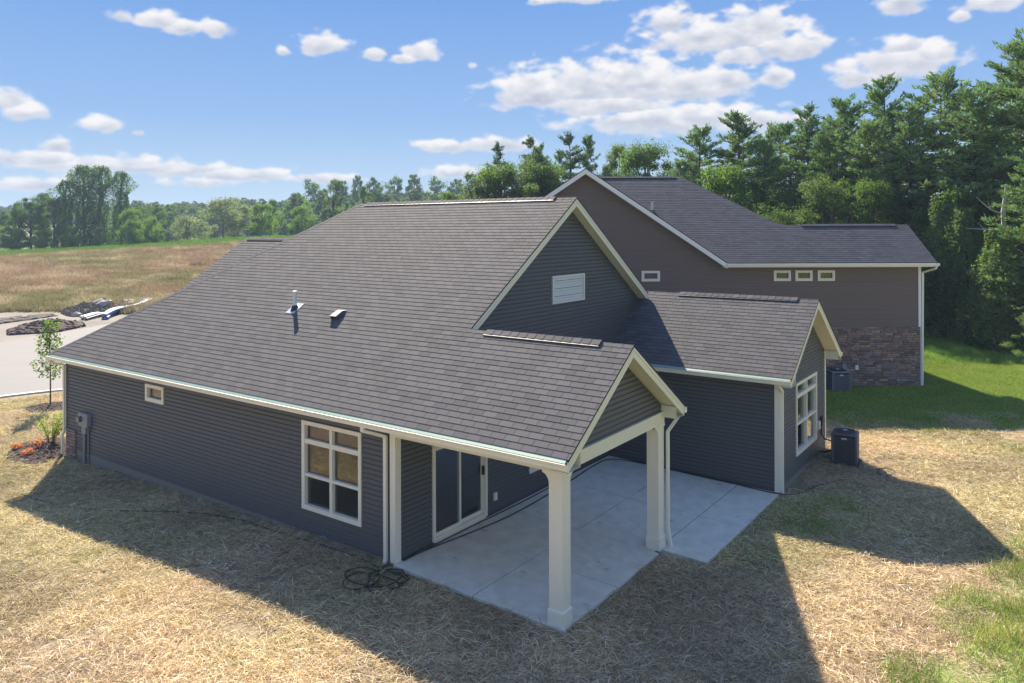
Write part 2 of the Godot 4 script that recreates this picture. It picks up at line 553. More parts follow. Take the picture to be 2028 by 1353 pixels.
# clapboard courses inside an outline of (s, y) corners, cut at the openings
func siding(wall: Node3D, f: Transform3D, outline: PackedVector2Array, holes: Array, m: Material, e := 0.1016, joined: MB = null, joints := 0.0) -> void:
	var y0 := outline[0].y
	var y1 := outline[0].y
	for p in outline:
		y0 = minf(y0, p.y)
		y1 = maxf(y1, p.y)
	var span := func(y: float) -> Vector2:
		var a := INF
		var b := -INF
		for i in outline.size():
			var p := outline[i]
			var q := outline[(i + 1) % outline.size()]
			if (p.y - y) * (q.y - y) <= 0.0 and absf(p.y - q.y) > 1e-5:
				var s := lerpf(p.x, q.x, (y - p.y) / (q.y - p.y))
				a = minf(a, s)
				b = maxf(b, s)
		return Vector2(a, b)
	var y := y0
	while y < y1 - 0.02:
		var top := minf(y + e, y1)
		var lo: Vector2 = span.call(y + 0.0005)
		var hi: Vector2 = span.call(top - 0.0005)
		var cuts := []
		for h in holes:
			if (y + top) * 0.5 > h[2] and (y + top) * 0.5 < h[3]:
				cuts.append(h)
		cuts.sort_custom(func(p, q): return p[0] < q[0])
		var segs := []
		var l := Vector2(lo.x, hi.x)
		for h in cuts:
			segs.append([l, Vector2(h[0], h[0])])
			l = Vector2(h[1], h[1])
		segs.append([l, Vector2(lo.y, hi.y)])
		if joints > 0.0:
			# panels butt in a stagger; every second course shares its panel with the one above
			var more := []
			var row := int((y - y0) / e / 2.0)
			for sg in segs:
				var x: float = sg[0].x + joints * (0.35 + fposmod(row * 0.381, 0.65))
				if sg[1].x - sg[0].x > joints * 1.2 and row % 2 == 0:
					more.append([sg[0], Vector2(x - 0.003, x - 0.003)])
					more.append([Vector2(x, x), sg[1]])
				else:
					more.append(sg)
			segs = more
		for sg in segs:
			var a: Vector2 = sg[0]
			var b: Vector2 = sg[1]
			if b.x - a.x < 0.03:
				continue
			b.y = maxf(b.y, a.y + 0.002)
			var mb := joined if joined else MB.new()
			var o := Vector3.ZERO if joined else f * Vector3(a.x, y, 0)
			# lap profile: proud lower face, sloping shoulder, recessed top that the next board overhangs
			var bt := 0.96 + 0.08 * fposmod(absf(a.x) * 7.31 + y * 13.7, 1.0)
			var bc := Color(bt, bt, bt)
			var prof := [[0.0, 0.0], [0.0, 0.026], [0.62, 0.021], [0.80, 0.003], [1.0, 0.001]]
			var lq := []
			var rq := []
			for k in prof:
				lq.append(f * Vector3(lerpf(a.x, a.y, k[0]), lerpf(y, top, k[0]), k[1]) - o)
				rq.append(f * Vector3(lerpf(b.x, b.y, k[0]), lerpf(y, top, k[0]), k[1]) - o)
			for k in 4:
				mb.quad(lq[k], rq[k], rq[k + 1], lq[k + 1], bc)
			for k in range(1, 4):
				mb.tri(lq[0], lq[k], lq[k + 1])
				mb.tri(rq[0], rq[k + 1], rq[k])
			if not joined:
				part("siding_board", mb, m, wall).position = o
		y += e

# solid wall of rectangles round its openings; n0..n1 is its thickness along the frame's z
func wall_core(mb: MB, f: Transform3D, s0: float, s1: float, y0: float, y1: float, holes: Array, n0: float, n1: float) -> void:
	var xs := [s0, s1]
	for h in holes:
		xs.append(h[0])
		xs.append(h[1])
	xs.sort()
	for i in xs.size() - 1:
		if xs[i + 1] - xs[i] < 0.001:
			continue
		var m: float = (xs[i] + xs[i + 1]) * 0.5
		var spans := [[y0, y1]]
		for h in holes:
			if m > h[0] and m < h[1]:
				spans = [[y0, h[2]], [h[3], y1]]
		for sp in spans:
			if sp[1] - sp[0] > 0.001:
				mb.fbox(f, xs[i], xs[i + 1], sp[0], sp[1], n0, n1)

func window(parent: Node3D, f: Transform3D, s0: float, s1: float, y0: float, y1: float, cols: int, rows: Array, called := "window", bw := 0.065, sash := 0.04) -> Node3D:
	var w := holder(called, parent)
	var fr := MB.new()
	fr.fbox(f, s0 - 0.035, s1 + 0.02, y0 - 0.035, y0 + bw, -0.05, 0.050)
	fr.fbox(f, s0 - 0.035, s1 + 0.02, y1 - bw, y1 + 0.02, -0.05, 0.051)
	fr.fbox(f, s0 - 0.035, s0 + bw, y0 + bw, y1 - bw, -0.05, 0.049)
	fr.fbox(f, s1 - bw, s1 + 0.02, y0 + bw, y1 - bw, -0.05, 0.049)
	part("frame", fr, M.trim, w)
	for i in range(1, cols):
		var x := lerpf(s0, s1, float(i) / cols)
		var mu := MB.new()
		mu.fbox(f, x - 0.042, x + 0.042, y0 + bw, y1 - bw, -0.05, 0.040)
		part("mullion", mu, M.trim, w)
	for k in range(1, rows.size() - 1):
		var y := lerpf(y0, y1, rows[k])
		var th := 0.05 if k == rows.size() - 2 and rows.size() > 3 else 0.032
		for i in cols:
			var a := lerpf(s0, s1, float(i) / cols) + (bw if i == 0 else 0.042)
			var b := lerpf(s0, s1, float(i + 1) / cols) - (bw if i == cols - 1 else 0.042)
			var ra := MB.new()
			ra.fbox(f, a, b, y - th, y + th, -0.048, 0.036)
			part("rail", ra, M.trim, w)
	for i in cols:
		for k in rows.size() - 1:
			var pa := MB.new()
			var a := lerpf(s0, s1, float(i) / cols) + 0.01
			var b := lerpf(s0, s1, float(i + 1) / cols) - 0.01
			pa.fbox(f, a, b, lerpf(y0, y1, rows[k]) + 0.01, lerpf(y0, y1, rows[k + 1]) - 0.01, -0.034, -0.029)
			pa.fbox(f, a, b, lerpf(y0, y1, rows[k]) + 0.01, lerpf(y0, y1, rows[k + 1]) - 0.01, -0.048, -0.043)
			part("pane", pa, M.glass, w)
	return w

func downspout(parent: Node3D, pts: Array, w := 0.08, d := 0.06, nx := Vector3(1, 0, 0), m: Material = null) -> void:
	# rectangular pipe with bends; nx is its broad side
	var mb := MB.new()
	for i in pts.size() - 1:
		var a: Vector3 = pts[i]
		var b: Vector3 = pts[i + 1]
		var t := (b - a).normalized()
		var side := (nx - t * nx.dot(t)).normalized()
		var other := t.cross(side).normalized()
		mb.sweep(a - side * w * 0.5 - other * d * 0.5 - t * 0.012, b - side * w * 0.5 - other * d * 0.5 + t * 0.012, side * w * (1.0 - 0.01 * i), other * d * (1.0 - 0.01 * i))
	part("downspout", mb, m if m else M.trim, parent)

# open trough along a straight eave; out points away from the wall
func gutter(parent: Node3D, a: Vector3, b: Vector3, out: Vector3, m: Material, clips := true) -> void:
	var dir := (b - a).normalized()
	var g := MB.new()
	var white := Color.WHITE
	g.sweep(a, b, out * 0.012, Vector3(0, 0.105, 0), white)
	g.sweep(a + out * 0.012, b + out * 0.012, out * 0.075, Vector3(0, 0.008, 0), white)
	g.sweep(a + out * 0.087, b + out * 0.087, out * 0.010 + Vector3(0, 0.0, 0), Vector3(0, 0.05, 0) + out * 0.006, white)
	g.sweep(a + out * 0.093 + Vector3(0, 0.05, 0), b + out * 0.093 + Vector3(0, 0.05, 0), out * 0.010, Vector3(0, 0.045, 0) + out * 0.018, white)
	g.sweep(a + out * 0.098 + Vector3(0, 0.095, 0), b + out * 0.098 + Vector3(0, 0.095, 0), out * 0.024, Vector3(0, 0.012, 0), white)
	for e in [a - dir * 0.004, b]:
		g.sweep(e, e + dir * 0.004, out * 0.112, Vector3(0, 0.1, 0), white)
	var o := part("gutter", g, m, parent)
	if clips:
		var n := int((b - a).length() / 0.42)
		for i in n:
			var k := MB.new()
			var p := a + dir * (0.2 + 0.42 * i) + Vector3(0, 0.088, 0)
			k.sweep(p, p + dir * 0.025, out * 0.1, Vector3(0, 0.014, 0))
			part("hanger", k, M.clip, o)

# ------------------------------------------------------------------ the house
var sided := 0
func build_house() -> void:
	var hs := thing("house", "dark grey clapboard house with cream trim, covered porch and brown shingle roof", "house")
	var up := Vector3.UP
	var cs := 1.0 / sqrt(1.0 + SLOPE * SLOPE)
	var FL := Transform3D(Basis(Vector3(1, 0, 0), up, Vector3(0, 0, 1)), Vector3.ZERO)             # long wall, s = x
	var FB := Transform3D(Basis(Vector3(0, 0, -1), up, Vector3(1, 0, 0)), Vector3.ZERO)            # gable wall, s = v
	var FW := Transform3D(Basis(Vector3(1, 0, 0), up, Vector3(0, 0, 1)), V(0, 0, 8.74))            # wing side wall
	var FG := Transform3D(Basis(Vector3(0, 0, -1), up, Vector3(1, 0, 0)), V(4.89, 0, 0))           # wing gable wall
	var FP := Transform3D(Basis(Vector3(0, 0, -1), up, Vector3(1, 0, 0)), V(3.86, 0, 0))           # porch gable
	# --- walls
	var big := [-2.75, -0.94, 0.53, 2.40]
	var small := [-9.20, -8.36, 2.04, 2.44]
	var core := MB.new()
	wall_core(core, FL, -13.77, -0.001, -0.5, 2.70, [big, small], -0.15, -0.005)
	var w1 := part("wall", core, M.sheath, hs)
	siding(w1, FL, PackedVector2Array([Vector2(-13.70, 0.02), Vector2(-0.10, 0.02), Vector2(-0.10, 2.68), Vector2(-13.70, 2.68)]), [big, small], M.siding, 0.1016, null, 5.5)
	var door := [1.085, 2.91, 0.03, 2.04]
	var back := [4.68, 6.50, 0.56, 2.40]
	core = MB.new()
	wall_core(core, FB, 0.16, 13.0, -0.5, 2.70, [door, back], -0.15, -0.005)
	core.slab([V(-0.15, 2.70, 0.0), V(-0.15, 2.70, 13.0), V(-0.15, 7.28, 6.5), V(-0.15, 2.96, 0.0)], Vector3(0.145, 0, 0))
	var w2 := part("wall", core, M.sheath, hs)
	siding(w2, FB, PackedVector2Array([Vector2(0.10, 0.02), Vector2(8.73, 0.02), Vector2(8.73, 3.0), Vector2(10.74, 4.36), Vector2(6.5, 7.20), Vector2(0.10, 2.95)]), [door, back], M.siding)
	core = MB.new()
	wall_core(core, FW, 0.0, 4.74, -0.5, 2.70, [], -0.15, -0.005)
	var w3 := part("wall", core, M.sheath, hs)
	siding(w3, FW, PackedVector2Array([Vector2(0.02, -0.02), Vector2(4.80, -0.02), Vector2(4.80, 2.68), Vector2(0.02, 2.68)]), [], M.siding)
	var gw := [10.20, 12.28, 0.47, 2.38]
	core = MB.new()
	wall_core(core, FG, 8.745, 13.35, -0.5, 2.70, [gw], -0.15, -0.005)
	core.slab([V(4.74, 2.70, 8.745), V(4.74, 2.70, 13.35), V(4.74, 2.92, 13.35), V(4.74, 4.45, 11.046), V(4.74, 2.92, 8.745)], Vector3(0.145, 0, 0))
	var w4 := part("wall", core, M.sheath, hs)
	siding(w4, FG, PackedVector2Array([Vector2(8.84, -0.02), Vector2(13.26, -0.02), Vector2(13.26, 2.90), Vector2(11.046, 4.37), Vector2(8.84, 2.90)]), [gw], M.siding)
	core = MB.new()
	core.box(V(-13.77, -0.5, 13.35), V(4.74, 2.7, 13.2))
	core.box(V(-13.77, -0.5, 13.2), V(-13.62, 2.7, 0.15))
	core.box(V(-13.6, 2.70, 13.2), V(-0.16, 2.74, 0.16))
	core.box(V(-0.0, 2.70, 13.2), V(4.73, 2.74, 8.9))
	part("wall", core, M.sheath, hs)
	var fl := MB.new()
	fl.box(V(-13.62, -0.4, 13.2), V(-0.15, -0.02, 0.15))
	fl.box(V(0.0, -0.4, 13.2), V(4.74, -0.02, 8.89))
	part("floor", fl, M.floor, hs)
	# foundation band that shows below the boards
	var fo := MB.new()
	fo.box(V(-13.76, -0.6, 0.0), V(-0.06, 0.015, -0.012))
	part("foundation", fo, M.parging, hs)
	fo = MB.new()
	fo.box(V(4.89, -0.6, 13.3), V(4.902, -0.03, 8.8))
	part("foundation", fo, M.parging, hs)
	# porch gable triangle
	core = MB.new()
	core.slab([V(3.70, 2.72, -0.02), V(3.70, 2.72, 3.99), V(3.70, 2.80, 3.99), V(3.70, 4.16, 1.984), V(3.70, 2.80, -0.02)], Vector3(0.155, 0, 0))
	var w5 := part("wall", core, M.sheath, hs)
	siding(w5, FP, PackedVector2Array([Vector2(-0.05, 2.70), Vector2(4.02, 2.70), Vector2(4.02, 2.83), Vector2(1.984, 4.18), Vector2(-0.05, 2.83)]), [], M.siding)
	# --- roof
	var roof := holder("roof", hs)
	var deck := MB.new()
	var field := MB.new()
	var ye := 2.845
	var hr := ye + SLOPE * 6.86
	var hp := ye + SLOPE * 2.344
	var upL := Vector3(0, SLOPE, -1).normalized()
	var upR := Vector3(0, SLOPE, 1).normalized()
	var X := Vector3(1, 0, 0)
	var pick := [0, 0, []]
	roof_plane(roof, deck, field, [V(-14.13, ye, -0.36), V(4.235, ye, -0.36), V(4.235, hp, 1.984), V(0.315, hp, 1.984), V(0.315, hr, 6.5), V(-7.92, hr, 6.5)], V(-14.13, ye, -0.36), X, upL, pick, 11)
	roof_plane(roof, deck, field, [V(0.0, hp, 1.984), V(4.235, hp, 1.984), V(4.235, ye, 4.328), V(0.0, ye, 4.328)], V(0, ye, 4.328), X, upR, [], 12)
	roof_plane(roof, deck, field, [V(-7.92, hr, 6.5), V(0.315, hr, 6.5), V(0.315, hr - SLOPE * 4.27, 10.77), V(0, hr - SLOPE * 4.27, 10.77), V(0, ye, 13.36), V(-14.13, ye, 13.36)], V(-14.13, ye, 13.36), X, upR, [], 13)
	var upF := Vector3(6.21, hr - ye, 0).normalized()
	roof_plane(roof, deck, field, [V(-14.13, ye, -0.36), V(-7.92, hr, 6.5), V(-14.13, ye, 13.36)], V(-14.13, ye, -0.36), Vector3(0, 0, -1), upF, [], 14)
	var hw := ye + SLOPE * 2.636
	roof_plane(roof, deck, field, [V(0, ye, 8.41), V(5.305, ye, 8.41), V(5.305, hw, 11.046), V(0, hw, 11.046)], V(0, ye, 8.41), X, upL, [], 15)
	roof_plane(roof, deck, field, [V(0, hw, 11.046), V(5.305, hw, 11.046), V(5.305, ye, 13.682), V(0, ye, 13.682)], V(0, ye, 13.682), X, upR, [], 16)
	# gable over the front entry, its ridge end showing past the hip
	var fx := -13.75
	var fy := 6.25
	var fv := 6.25
	roof_plane(roof, deck, field, [V(fx, fy - 3.5 * SLOPE, fv - 3.5), V(-8.6, fy - 3.5 * SLOPE, fv - 3.5), V(-8.6, fy, fv), V(fx, fy, fv)], V(fx, fy - 3.5 * SLOPE, fv - 3.5), X, upL, [], 17)
	roof_plane(roof, deck, field, [V(fx, fy - 3.5 * SLOPE, fv + 3.5), V(-8.6, fy - 3.5 * SLOPE, fv + 3.5), V(-8.6, fy, fv), V(fx, fy, fv)], V(fx, fy - 3.5 * SLOPE, fv + 3.5), X, upR, [], 18)
	deck.slab([V(fx + 0.3, 2.7, fv - 3.2), V(fx + 0.3, 2.7, fv + 3.2), V(fx + 0.3, fy - 0.1, fv)], Vector3(0.1, 0, 0), Color(0.05, 0.05, 0.055))
	part("deck", deck, M.shingle, roof)
	# the shingles that show largest are pieces of their own
	var cam := Vector3(10.66, 6.59, 10.84)
	var full: Array = pick[2]
	full.sort_custom(func(a, b): return cam.distance_squared_to(a[0]) < cam.distance_squared_to(b[0]))
	for k in 8:
		tab_mesh.append(tab(k, 0.30 - 0.007, 0.143))
	for i in full.size():
		var q: Array = full[i]
		var fr: Transform3D = q[1]
		if i < 300:
			part("shingle", tab_mesh[q[2]], M.shingle, roof).transform = Transform3D(fr.basis, q[0])
		else:
			emit_tab(field, Transform3D(fr.basis, q[0]), 0.0, 0.293, 0.0, 0.143, tone(q[2]))
	part("shingle_field", field, M.shingle, roof, true)
	var Z := Vector3(0, 0, 1)
	ridge_vent(roof, V(-7.6, hr, 6.5), V(-0.35, hr, 6.5), Z, SLOPE, 21)
	caps(roof, V(-0.33, hr, 6.5), V(0.31, hr, 6.5), (Z + Vector3(0, -SLOPE, 0)).normalized(), (-Z + Vector3(0, -SLOPE, 0)).normalized(), 0.0, 22)
	ridge_vent(roof, V(0.78, hp, 1.984), V(3.55, hp, 1.984), Z, SLOPE, 23)
	caps(roof, V(0.0, hp, 1.984), V(0.78, hp, 1.984), (Z + Vector3(0, -SLOPE, 0)).normalized(), (-Z + Vector3(0, -SLOPE, 0)).normalized(), 0.0, 24)
	caps(roof, V(3.57, hp, 1.984), V(4.23, hp, 1.984), (Z + Vector3(0, -SLOPE, 0)).normalized(), (-Z + Vector3(0, -SLOPE, 0)).normalized(), 0.0, 25)
	ridge_vent(roof, V(1.25, hw, 11.046), V(4.75, hw, 11.046), Z, SLOPE, 26)
	caps(roof, V(0.0, hw, 11.046), V(1.23, hw, 11.046), (Z + Vector3(0, -SLOPE, 0)).normalized(), (-Z + Vector3(0, -SLOPE, 0)).normalized(), 0.0, 27)
	caps(roof, V(4.77, hw, 11.046), V(5.30, hw, 11.046), (Z + Vector3(0, -SLOPE, 0)).normalized(), (-Z + Vector3(0, -SLOPE, 0)).normalized(), 0.0, 28)
	ridge_vent(roof, V(fx + 0.25, fy, fv), V(-9.9, fy, fv), Z, SLOPE, 29, true)
	var hipdir := V(-7.92, hr, 6.5) - V(-14.13, ye, -0.36)
	var hd := hipdir.normalized()
	var dA := (Vector3(0, -SLOPE, 1).normalized())
	dA = (dA - hd * dA.dot(hd)).normalized()
	var dB := (-upF)
	dB = (dB - hd * dB.dot(hd)).normalized()
	caps(roof, V(-14.13, ye, -0.36), V(-7.92, hr, 6.5), dA, dB, 0.006, 30, true)
	# --- eaves: drip edge, fascia, soffit, gutters
	var de := MB.new()
	de.sweep(V(-14.1, ye - 0.004, -0.3635), V(4.2, ye - 0.004, -0.3635), Vector3(0, -0.045, 0.066), Vector3(0, 0.004, 0.0))
	de.sweep(V(0.3, ye - 0.004, 8.4065), V(5.28, ye - 0.004, 8.4065), Vector3(0, -0.045, 0.066), Vector3(0, 0.004, 0.0))
	part("drip_edge", de, M.green_film, roof)
	var fa := MB.new()
	fa.box(V(-14.1, 2.655, -0.305), V(4.18, 2.81, -0.335))
	fa.box(V(0.0, 2.655, 8.465), V(5.25, 2.81, 8.435))
	fa.box(V(0.0, 2.655, 4.275), V(4.18, 2.81, 4.305))
	fa.box(V(0.0, 2.655, 13.63), V(5.25, 2.81, 13.66))
	part("fascia", fa, M.cream, hs)
	var so := MB.new()
	so.box(V(-14.08, 2.655, 0.0), V(3.6, 2.675, -0.305))
	so.box(V(0.0, 2.655, 8.74), V(4.9, 2.675, 8.465))
	so.box(V(0.0, 2.655, 13.35), V(4.9, 2.675, 13.63))
	so.box(V(0.0, 2.655, 4.275), V(3.6, 2.675, 4.0))
	part("soffit", so, M.cream, hs)
	gutter(hs, V(-14.15, 2.682, -0.337), V(4.22, 2.682, -0.337), Z, M.trim)
	gutter(hs, V(0.03, 2.682, 8.433), V(5.29, 2.682, 8.433), Z, M.trim)
	gutter(hs, V(0.03, 2.682, 4.307), V(4.24, 2.682, 4.307), -Z, M.trim, false)
	gutter(hs, V(0.03, 2.682, 13.662), V(5.31, 2.682, 13.662), -Z, M.trim, false)
	# --- rakes: boards, sloping soffits, boxed returns
	for g in [[4.22, 3.86, -0.36, 1.984, 4.328, hp], [5.29, 4.89, 8.41, 11.046, 13.682, hw], [0.30, 0.0, -0.0, 6.5, 10.77, hr]]:
		var xr: float = g[0]
		var xw: float = g[1]
		for side in 2:
			var ve: float = g[2] if side == 0 else g[4]
			if g[5] == hr and side == 0:
				ve = 1.984
			var dv: float = absf(g[3] - ve)
			var yb: float = g[5] - SLOPE * dv
			var rb := MB.new()
			rb.sweep(V(xr - 0.03, yb - 0.225, ve), V(xr - 0.03, g[5] - 0.225, g[3]), Vector3(0.03, 0, 0), Vector3(0, 0.19, 0))
			rb.sweep(V(xr, yb - 0.095, ve), V(xr, g[5] - 0.095, g[3]), Vector3(0.014, 0, 0), Vector3(0, 0.06, 0))
			part("rake_board", rb, M.cream, hs)
			var sf := MB.new()
			sf.sweep(V(xw + 0.002, yb - 0.205, ve), V(xw + 0.002, g[5] - 0.205, g[3]), Vector3(xr - 0.034 - xw, 0, 0), Vector3(0, 0.02, 0))
			part("rake_soffit", sf, M.cream, hs)
			if g[5] != hr:
				var vin: float = ve + (0.40 if side == 0 else -0.40)
				var bx := MB.new()
				var y2: float = yb + SLOPE * 0.40 - 0.228
				# end box of the eave, closed towards the gable
				bx.slab([V(xw + 0.003, 2.63, ve), V(xw + 0.003, 2.63, vin), V(xw + 0.003, y2, vin), V(xw + 0.003, yb - 0.228, ve)], Vector3(xr - 0.001 - xw, 0, 0))
				part("eave_return", bx, M.cream, hs)
	# --- corner boards
	var cb := MB.new()
	cb.box(V(-0.105, -0.03, 0.0), V(0.040, 2.655, -0.040))
	cb.box(V(0.0, -0.03, 0.125), V(0.040, 2.655, 0.0))
	part("corner_board", cb, M.trim, hs)
	cb = MB.new()
	cb.box(V(4.79, -0.12, 8.74), V(4.930, 2.655, 8.700))
	cb.box(V(4.89, -0.12, 8.85), V(4.930, 2.85, 8.74))
	part("corner_board", cb, M.trim, hs)
	cb = MB.new()
	cb.box(V(4.89, -0.12, 13.36), V(4.930, 2.86, 13.25))
	part("corner_board", cb, M.trim, hs)
	cb = MB.new()
	cb.box(V(-13.79, -0.25, 0.0), V(-13.69, 2.655, -0.034))
	part("corner_board", cb, M.siding, hs)
	# --- porch: beams, columns, ceiling
	var bm := MB.new()
	bm.box(V(0.024, 2.485, 0.16), V(3.9, 2.655, -0.05))
	part("beam", bm, M.cream, hs)
	bm = MB.new()
	bm.box(V(3.62, 2.485, 4.02), V(3.91, 2.72, -0.052))
	bm.box(V(3.60, 2.72, 4.03), V(3.935, 2.745, -0.06))
	part("beam", bm, M.cream, hs)
	bm = MB.new()
	bm.box(V(0.024, 2.485, 4.015), V(3.62, 2.655, 3.80))
	part("beam", bm, M.cream, hs)
	var ce := MB.new()
	ce.box(V(0.024, 2.64, 3.80), V(3.62, 2.66, 0.16))
	part("ceiling", ce, M.cream, hs)
	for k in 2:
		var v0: float = [-0.025, 3.745][k]
		var col := holder("column", hs)
		var sh := MB.new()
		var cx := 3.765
		var cv := v0 + 0.135
		sh.cbox(V(cx - 0.135, 0.0, cv + 0.135), V(cx + 0.135, 2.485, cv - 0.135), 0.006)
		part("shaft", sh, M.trim, col)
		sh = MB.new()
		sh.cbox(V(cx - 0.162, -0.12, cv + 0.162), V(cx + 0.162, 0.155, cv - 0.162), 0.02)
		part("plinth", sh, M.trim, col)
		sh = MB.new()
		sh.box(V(cx - 0.15, 2.43, cv + 0.15), V(cx + 0.15, 2.484, cv - 0.15))
		part("capital", sh, M.trim, col)
		# hollow-curved brackets under the beams
		for dirn: Vector3 in [Vector3(-1, 0, 0), Vector3(0, 0, -1) if k == 0 else Vector3(0, 0, 1)]:
			var hb := MB.new()
			var base := V(cx, 0, cv) + dirn * 0.135
			var sd := Vector3(dirn.z, 0, -dirn.x) * 0.125
			for i in 8:
				var a0 := PI * 0.5 * i / 8.0
				var a1 := PI * 0.5 * (i + 1) / 8.0
				var p0 := base + dirn * 0.14 * (1.0 - cos(a0)) + Vector3(0, 2.24 + 0.19 * sin(a0), 0)
				var p1 := base + dirn * 0.14 * (1.0 - cos(a1)) + Vector3(0, 2.24 + 0.19 * sin(a1), 0)
				var t0 := Vector3(p0.x, 2.484, p0.z)
				var t1 := Vector3(p1.x, 2.484, p1.z)
				hb.quad(p0 - sd, p1 - sd, p1 + sd, p0 + sd)
				hb.quad(p0 - sd, t0 - sd, t1 - sd, p1 - sd)
				hb.quad(p0 + sd, p1 + sd, t1 + sd, t0 + sd)
			part("bracket", hb, M.trim, col)
	# --- windows and the sliding door
	window(hs, FL, big[0], big[1], big[2], big[3], 2, [0.0, 0.385, 0.775, 1.0])
	window(hs, FL, small[0], small[1], small[2], small[3], 1, [0.0, 1.0])
	window(hs, FB, back[0], back[1], back[2], back[3], 2, [0.0, 0.385, 0.775, 1.0])
	window(hs, FG, gw[0], gw[1], gw[2], gw[3], 2, [0.0, 0.42, 0.81, 1.0])
	var sd := holder("sliding_door", hs)
	var df := MB.new()
	df.fbox(FB, door[0] - 0.015, door[0] + 0.055, door[2], door[3], -0.08, 0.055)
	df.fbox(FB, door[1] - 0.055, door[1] + 0.015, door[2], door[3], -0.08, 0.055)
	df.fbox(FB, door[0] + 0.055, door[1] - 0.055, door[3] - 0.06, door[3] + 0.01, -0.08, 0.054)
	df.fbox(FB, door[0] + 0.055, door[1] - 0.055, door[2] - 0.035, door[2] + 0.075, -0.08, 0.060)
	part("frame", df, M.trim, sd)
	var mid := (door[0] + door[1]) * 0.5 as float
	for k in 2:
		var a: float = door[0] + 0.055 if k == 0 else mid - 0.02
		var b: float = mid + 0.03 if k == 0 else door[1] - 0.055
		var nz := -0.02 if k == 0 else -0.065
		var sa := MB.new()
		for q in [[a, a + 0.055], [b - 0.055, b]]:
			sa.fbox(FB, q[0], q[1], door[2] + 0.076, door[3] - 0.061, nz, nz + 0.035)
		sa.fbox(FB, a + 0.055, b - 0.055, door[2] + 0.076, door[2] + 0.15, nz, nz + 0.034)
		sa.fbox(FB, a + 0.055, b - 0.055, door[3] - 0.13, door[3] - 0.061, nz, nz + 0.034)
		part("sash", sa, M.trim, sd)
		var pa := MB.new()
		pa.fbox(FB, a + 0.05, b - 0.05, door[2] + 0.14, door[3] - 0.12, nz + 0.018, nz + 0.023)
		pa.fbox(FB, a + 0.05, b - 0.05, door[2] + 0.14, door[3] - 0.12, nz + 0.006, nz + 0.011)
		part("pane", pa, M.glass, sd)
	var ha := MB.new()
	ha.fbox(FB, door[1] - 0.10, door[1] - 0.065, 0.98, 1.18, -0.03, 0.03)
	part("handle", ha, M.black, sd)
	# --- louvred gable vent
	var gv := holder("gable_vent", hs)
	var gf := MB.new()
	for q in [[5.70, 5.77, 4.62, 5.35], [7.27, 7.34, 4.62, 5.35], [5.77, 7.27, 4.62, 4.68], [5.77, 7.27, 5.29, 5.35]]:
		gf.fbox(FB, q[0], q[1], q[2], q[3], 0.0, 0.058)
	gf.fbox(FB, 5.72, 7.32, 4.64, 5.33, -0.002, 0.016)
	part("frame", gf, M.vent, gv)
	for i in 9:
		var lv := MB.new()
		var y := 4.685 + i * 0.067
		lv.sweep(FB * Vector3(5.77, y, 0.046), FB * Vector3(7.27, y, 0.046), Vector3(-0.03, 0.075, 0), Vector3(-0.006, 0.006, 0))
		part("louver", lv, M.vent, gv)
	# --- pipes on the roof
	var vp := holder("vent_pipe", hs)
	var py := ye + SLOPE * (2.10 + 0.36)
	var tb := MB.new()
	tb.tube([V(-5.71, py - 0.1, 2.10), V(-5.71, py + 0.46, 2.10)], 0.055, 14)
	tb.tube([V(-5.71, py + 0.455, 2.10), V(-5.71, py + 0.475, 2.10)], 0.06, 14)
	part("pipe", tb, M.pvc, vp)
	tb = MB.new()
	tb.tube([V(-5.71, py - 0.08, 2.10), V(-5.71, py + 0.06, 2.10), V(-5.71, py + 0.10, 2.10)], [0.13, 0.085, 0.058], 14)
	part("boot", tb, M.black, vp)
	tb = MB.new()
	var rf := Transform3D(Basis(X, upL, X.cross(upL).normalized() * (1.0 if X.cross(upL).y > 0 else -1.0)), V(-5.71, py, 2.10))
	tb.sweep(rf * Vector3(-0.17, -0.2, 0.014), rf * Vector3(0.17, -0.2, 0.014), upL * 0.42, rf.basis.z * 0.004)
	part("flashing", tb, M.metal, vp)
	var xv := holder("exhaust_vent", hs)
	py = ye + SLOPE * (1.98 + 0.36)
	rf.origin = V(-3.92, py, 2.04)
	tb = MB.new()
	tb.sweep(rf * Vector3(-0.2, -0.22, 0.014), rf * Vector3(0.2, -0.22, 0.014), upL * 0.5, rf.basis.z * 0.004)
	part("flashing", tb, M.metal, xv)
	tb = MB.new()
	# sloped hood, open at its lower end
	var hb0 := [rf * Vector3(-0.13, -0.14, 0.02), rf * Vector3(0.13, -0.14, 0.02), rf * Vector3(0.13, 0.24, 0.02), rf * Vector3(-0.13, 0.24, 0.02)]
	var hb1 := [rf * Vector3(-0.12, -0.17, 0.15), rf * Vector3(0.12, -0.17, 0.15), rf * Vector3(0.11, 0.10, 0.12), rf * Vector3(-0.11, 0.10, 0.12)]
	tb.quad(hb1[0], hb1[1], hb1[2], hb1[3])
	tb.quad(hb1[3], hb1[2], hb0[2], hb0[3])
	tb.quad(hb0[0], hb1[0], hb1[3], hb0[3])
	tb.quad(hb0[1], hb0[2], hb1[2], hb1[1])
	tb.quad(rf * Vector3(-0.12, -0.08, 0.02), rf * Vector3(0.12, -0.08, 0.02), rf * Vector3(0.12, -0.08, 0.14), rf * Vector3(-0.12, -0.08, 0.14))
	part("hood", tb, M.darkmetal, xv)
	# --- downspouts
	downspout(hs, [V(-0.50, 2.70, -0.39), V(-0.50, 2.60, -0.39), V(-0.20, 2.46, -0.065), V(-0.20, 0.02, -0.065), V(-0.20, -0.08, -0.12)])
	downspout(hs, [V(-13.98, 2.70, -0.39), V(-13.98, 2.60, -0.39), V(-13.84, 2.50, -0.06), V(-13.84, 0.48, -0.06), V(-13.86, 0.40, -0.10), V(-13.86, -0.22, -0.11)])
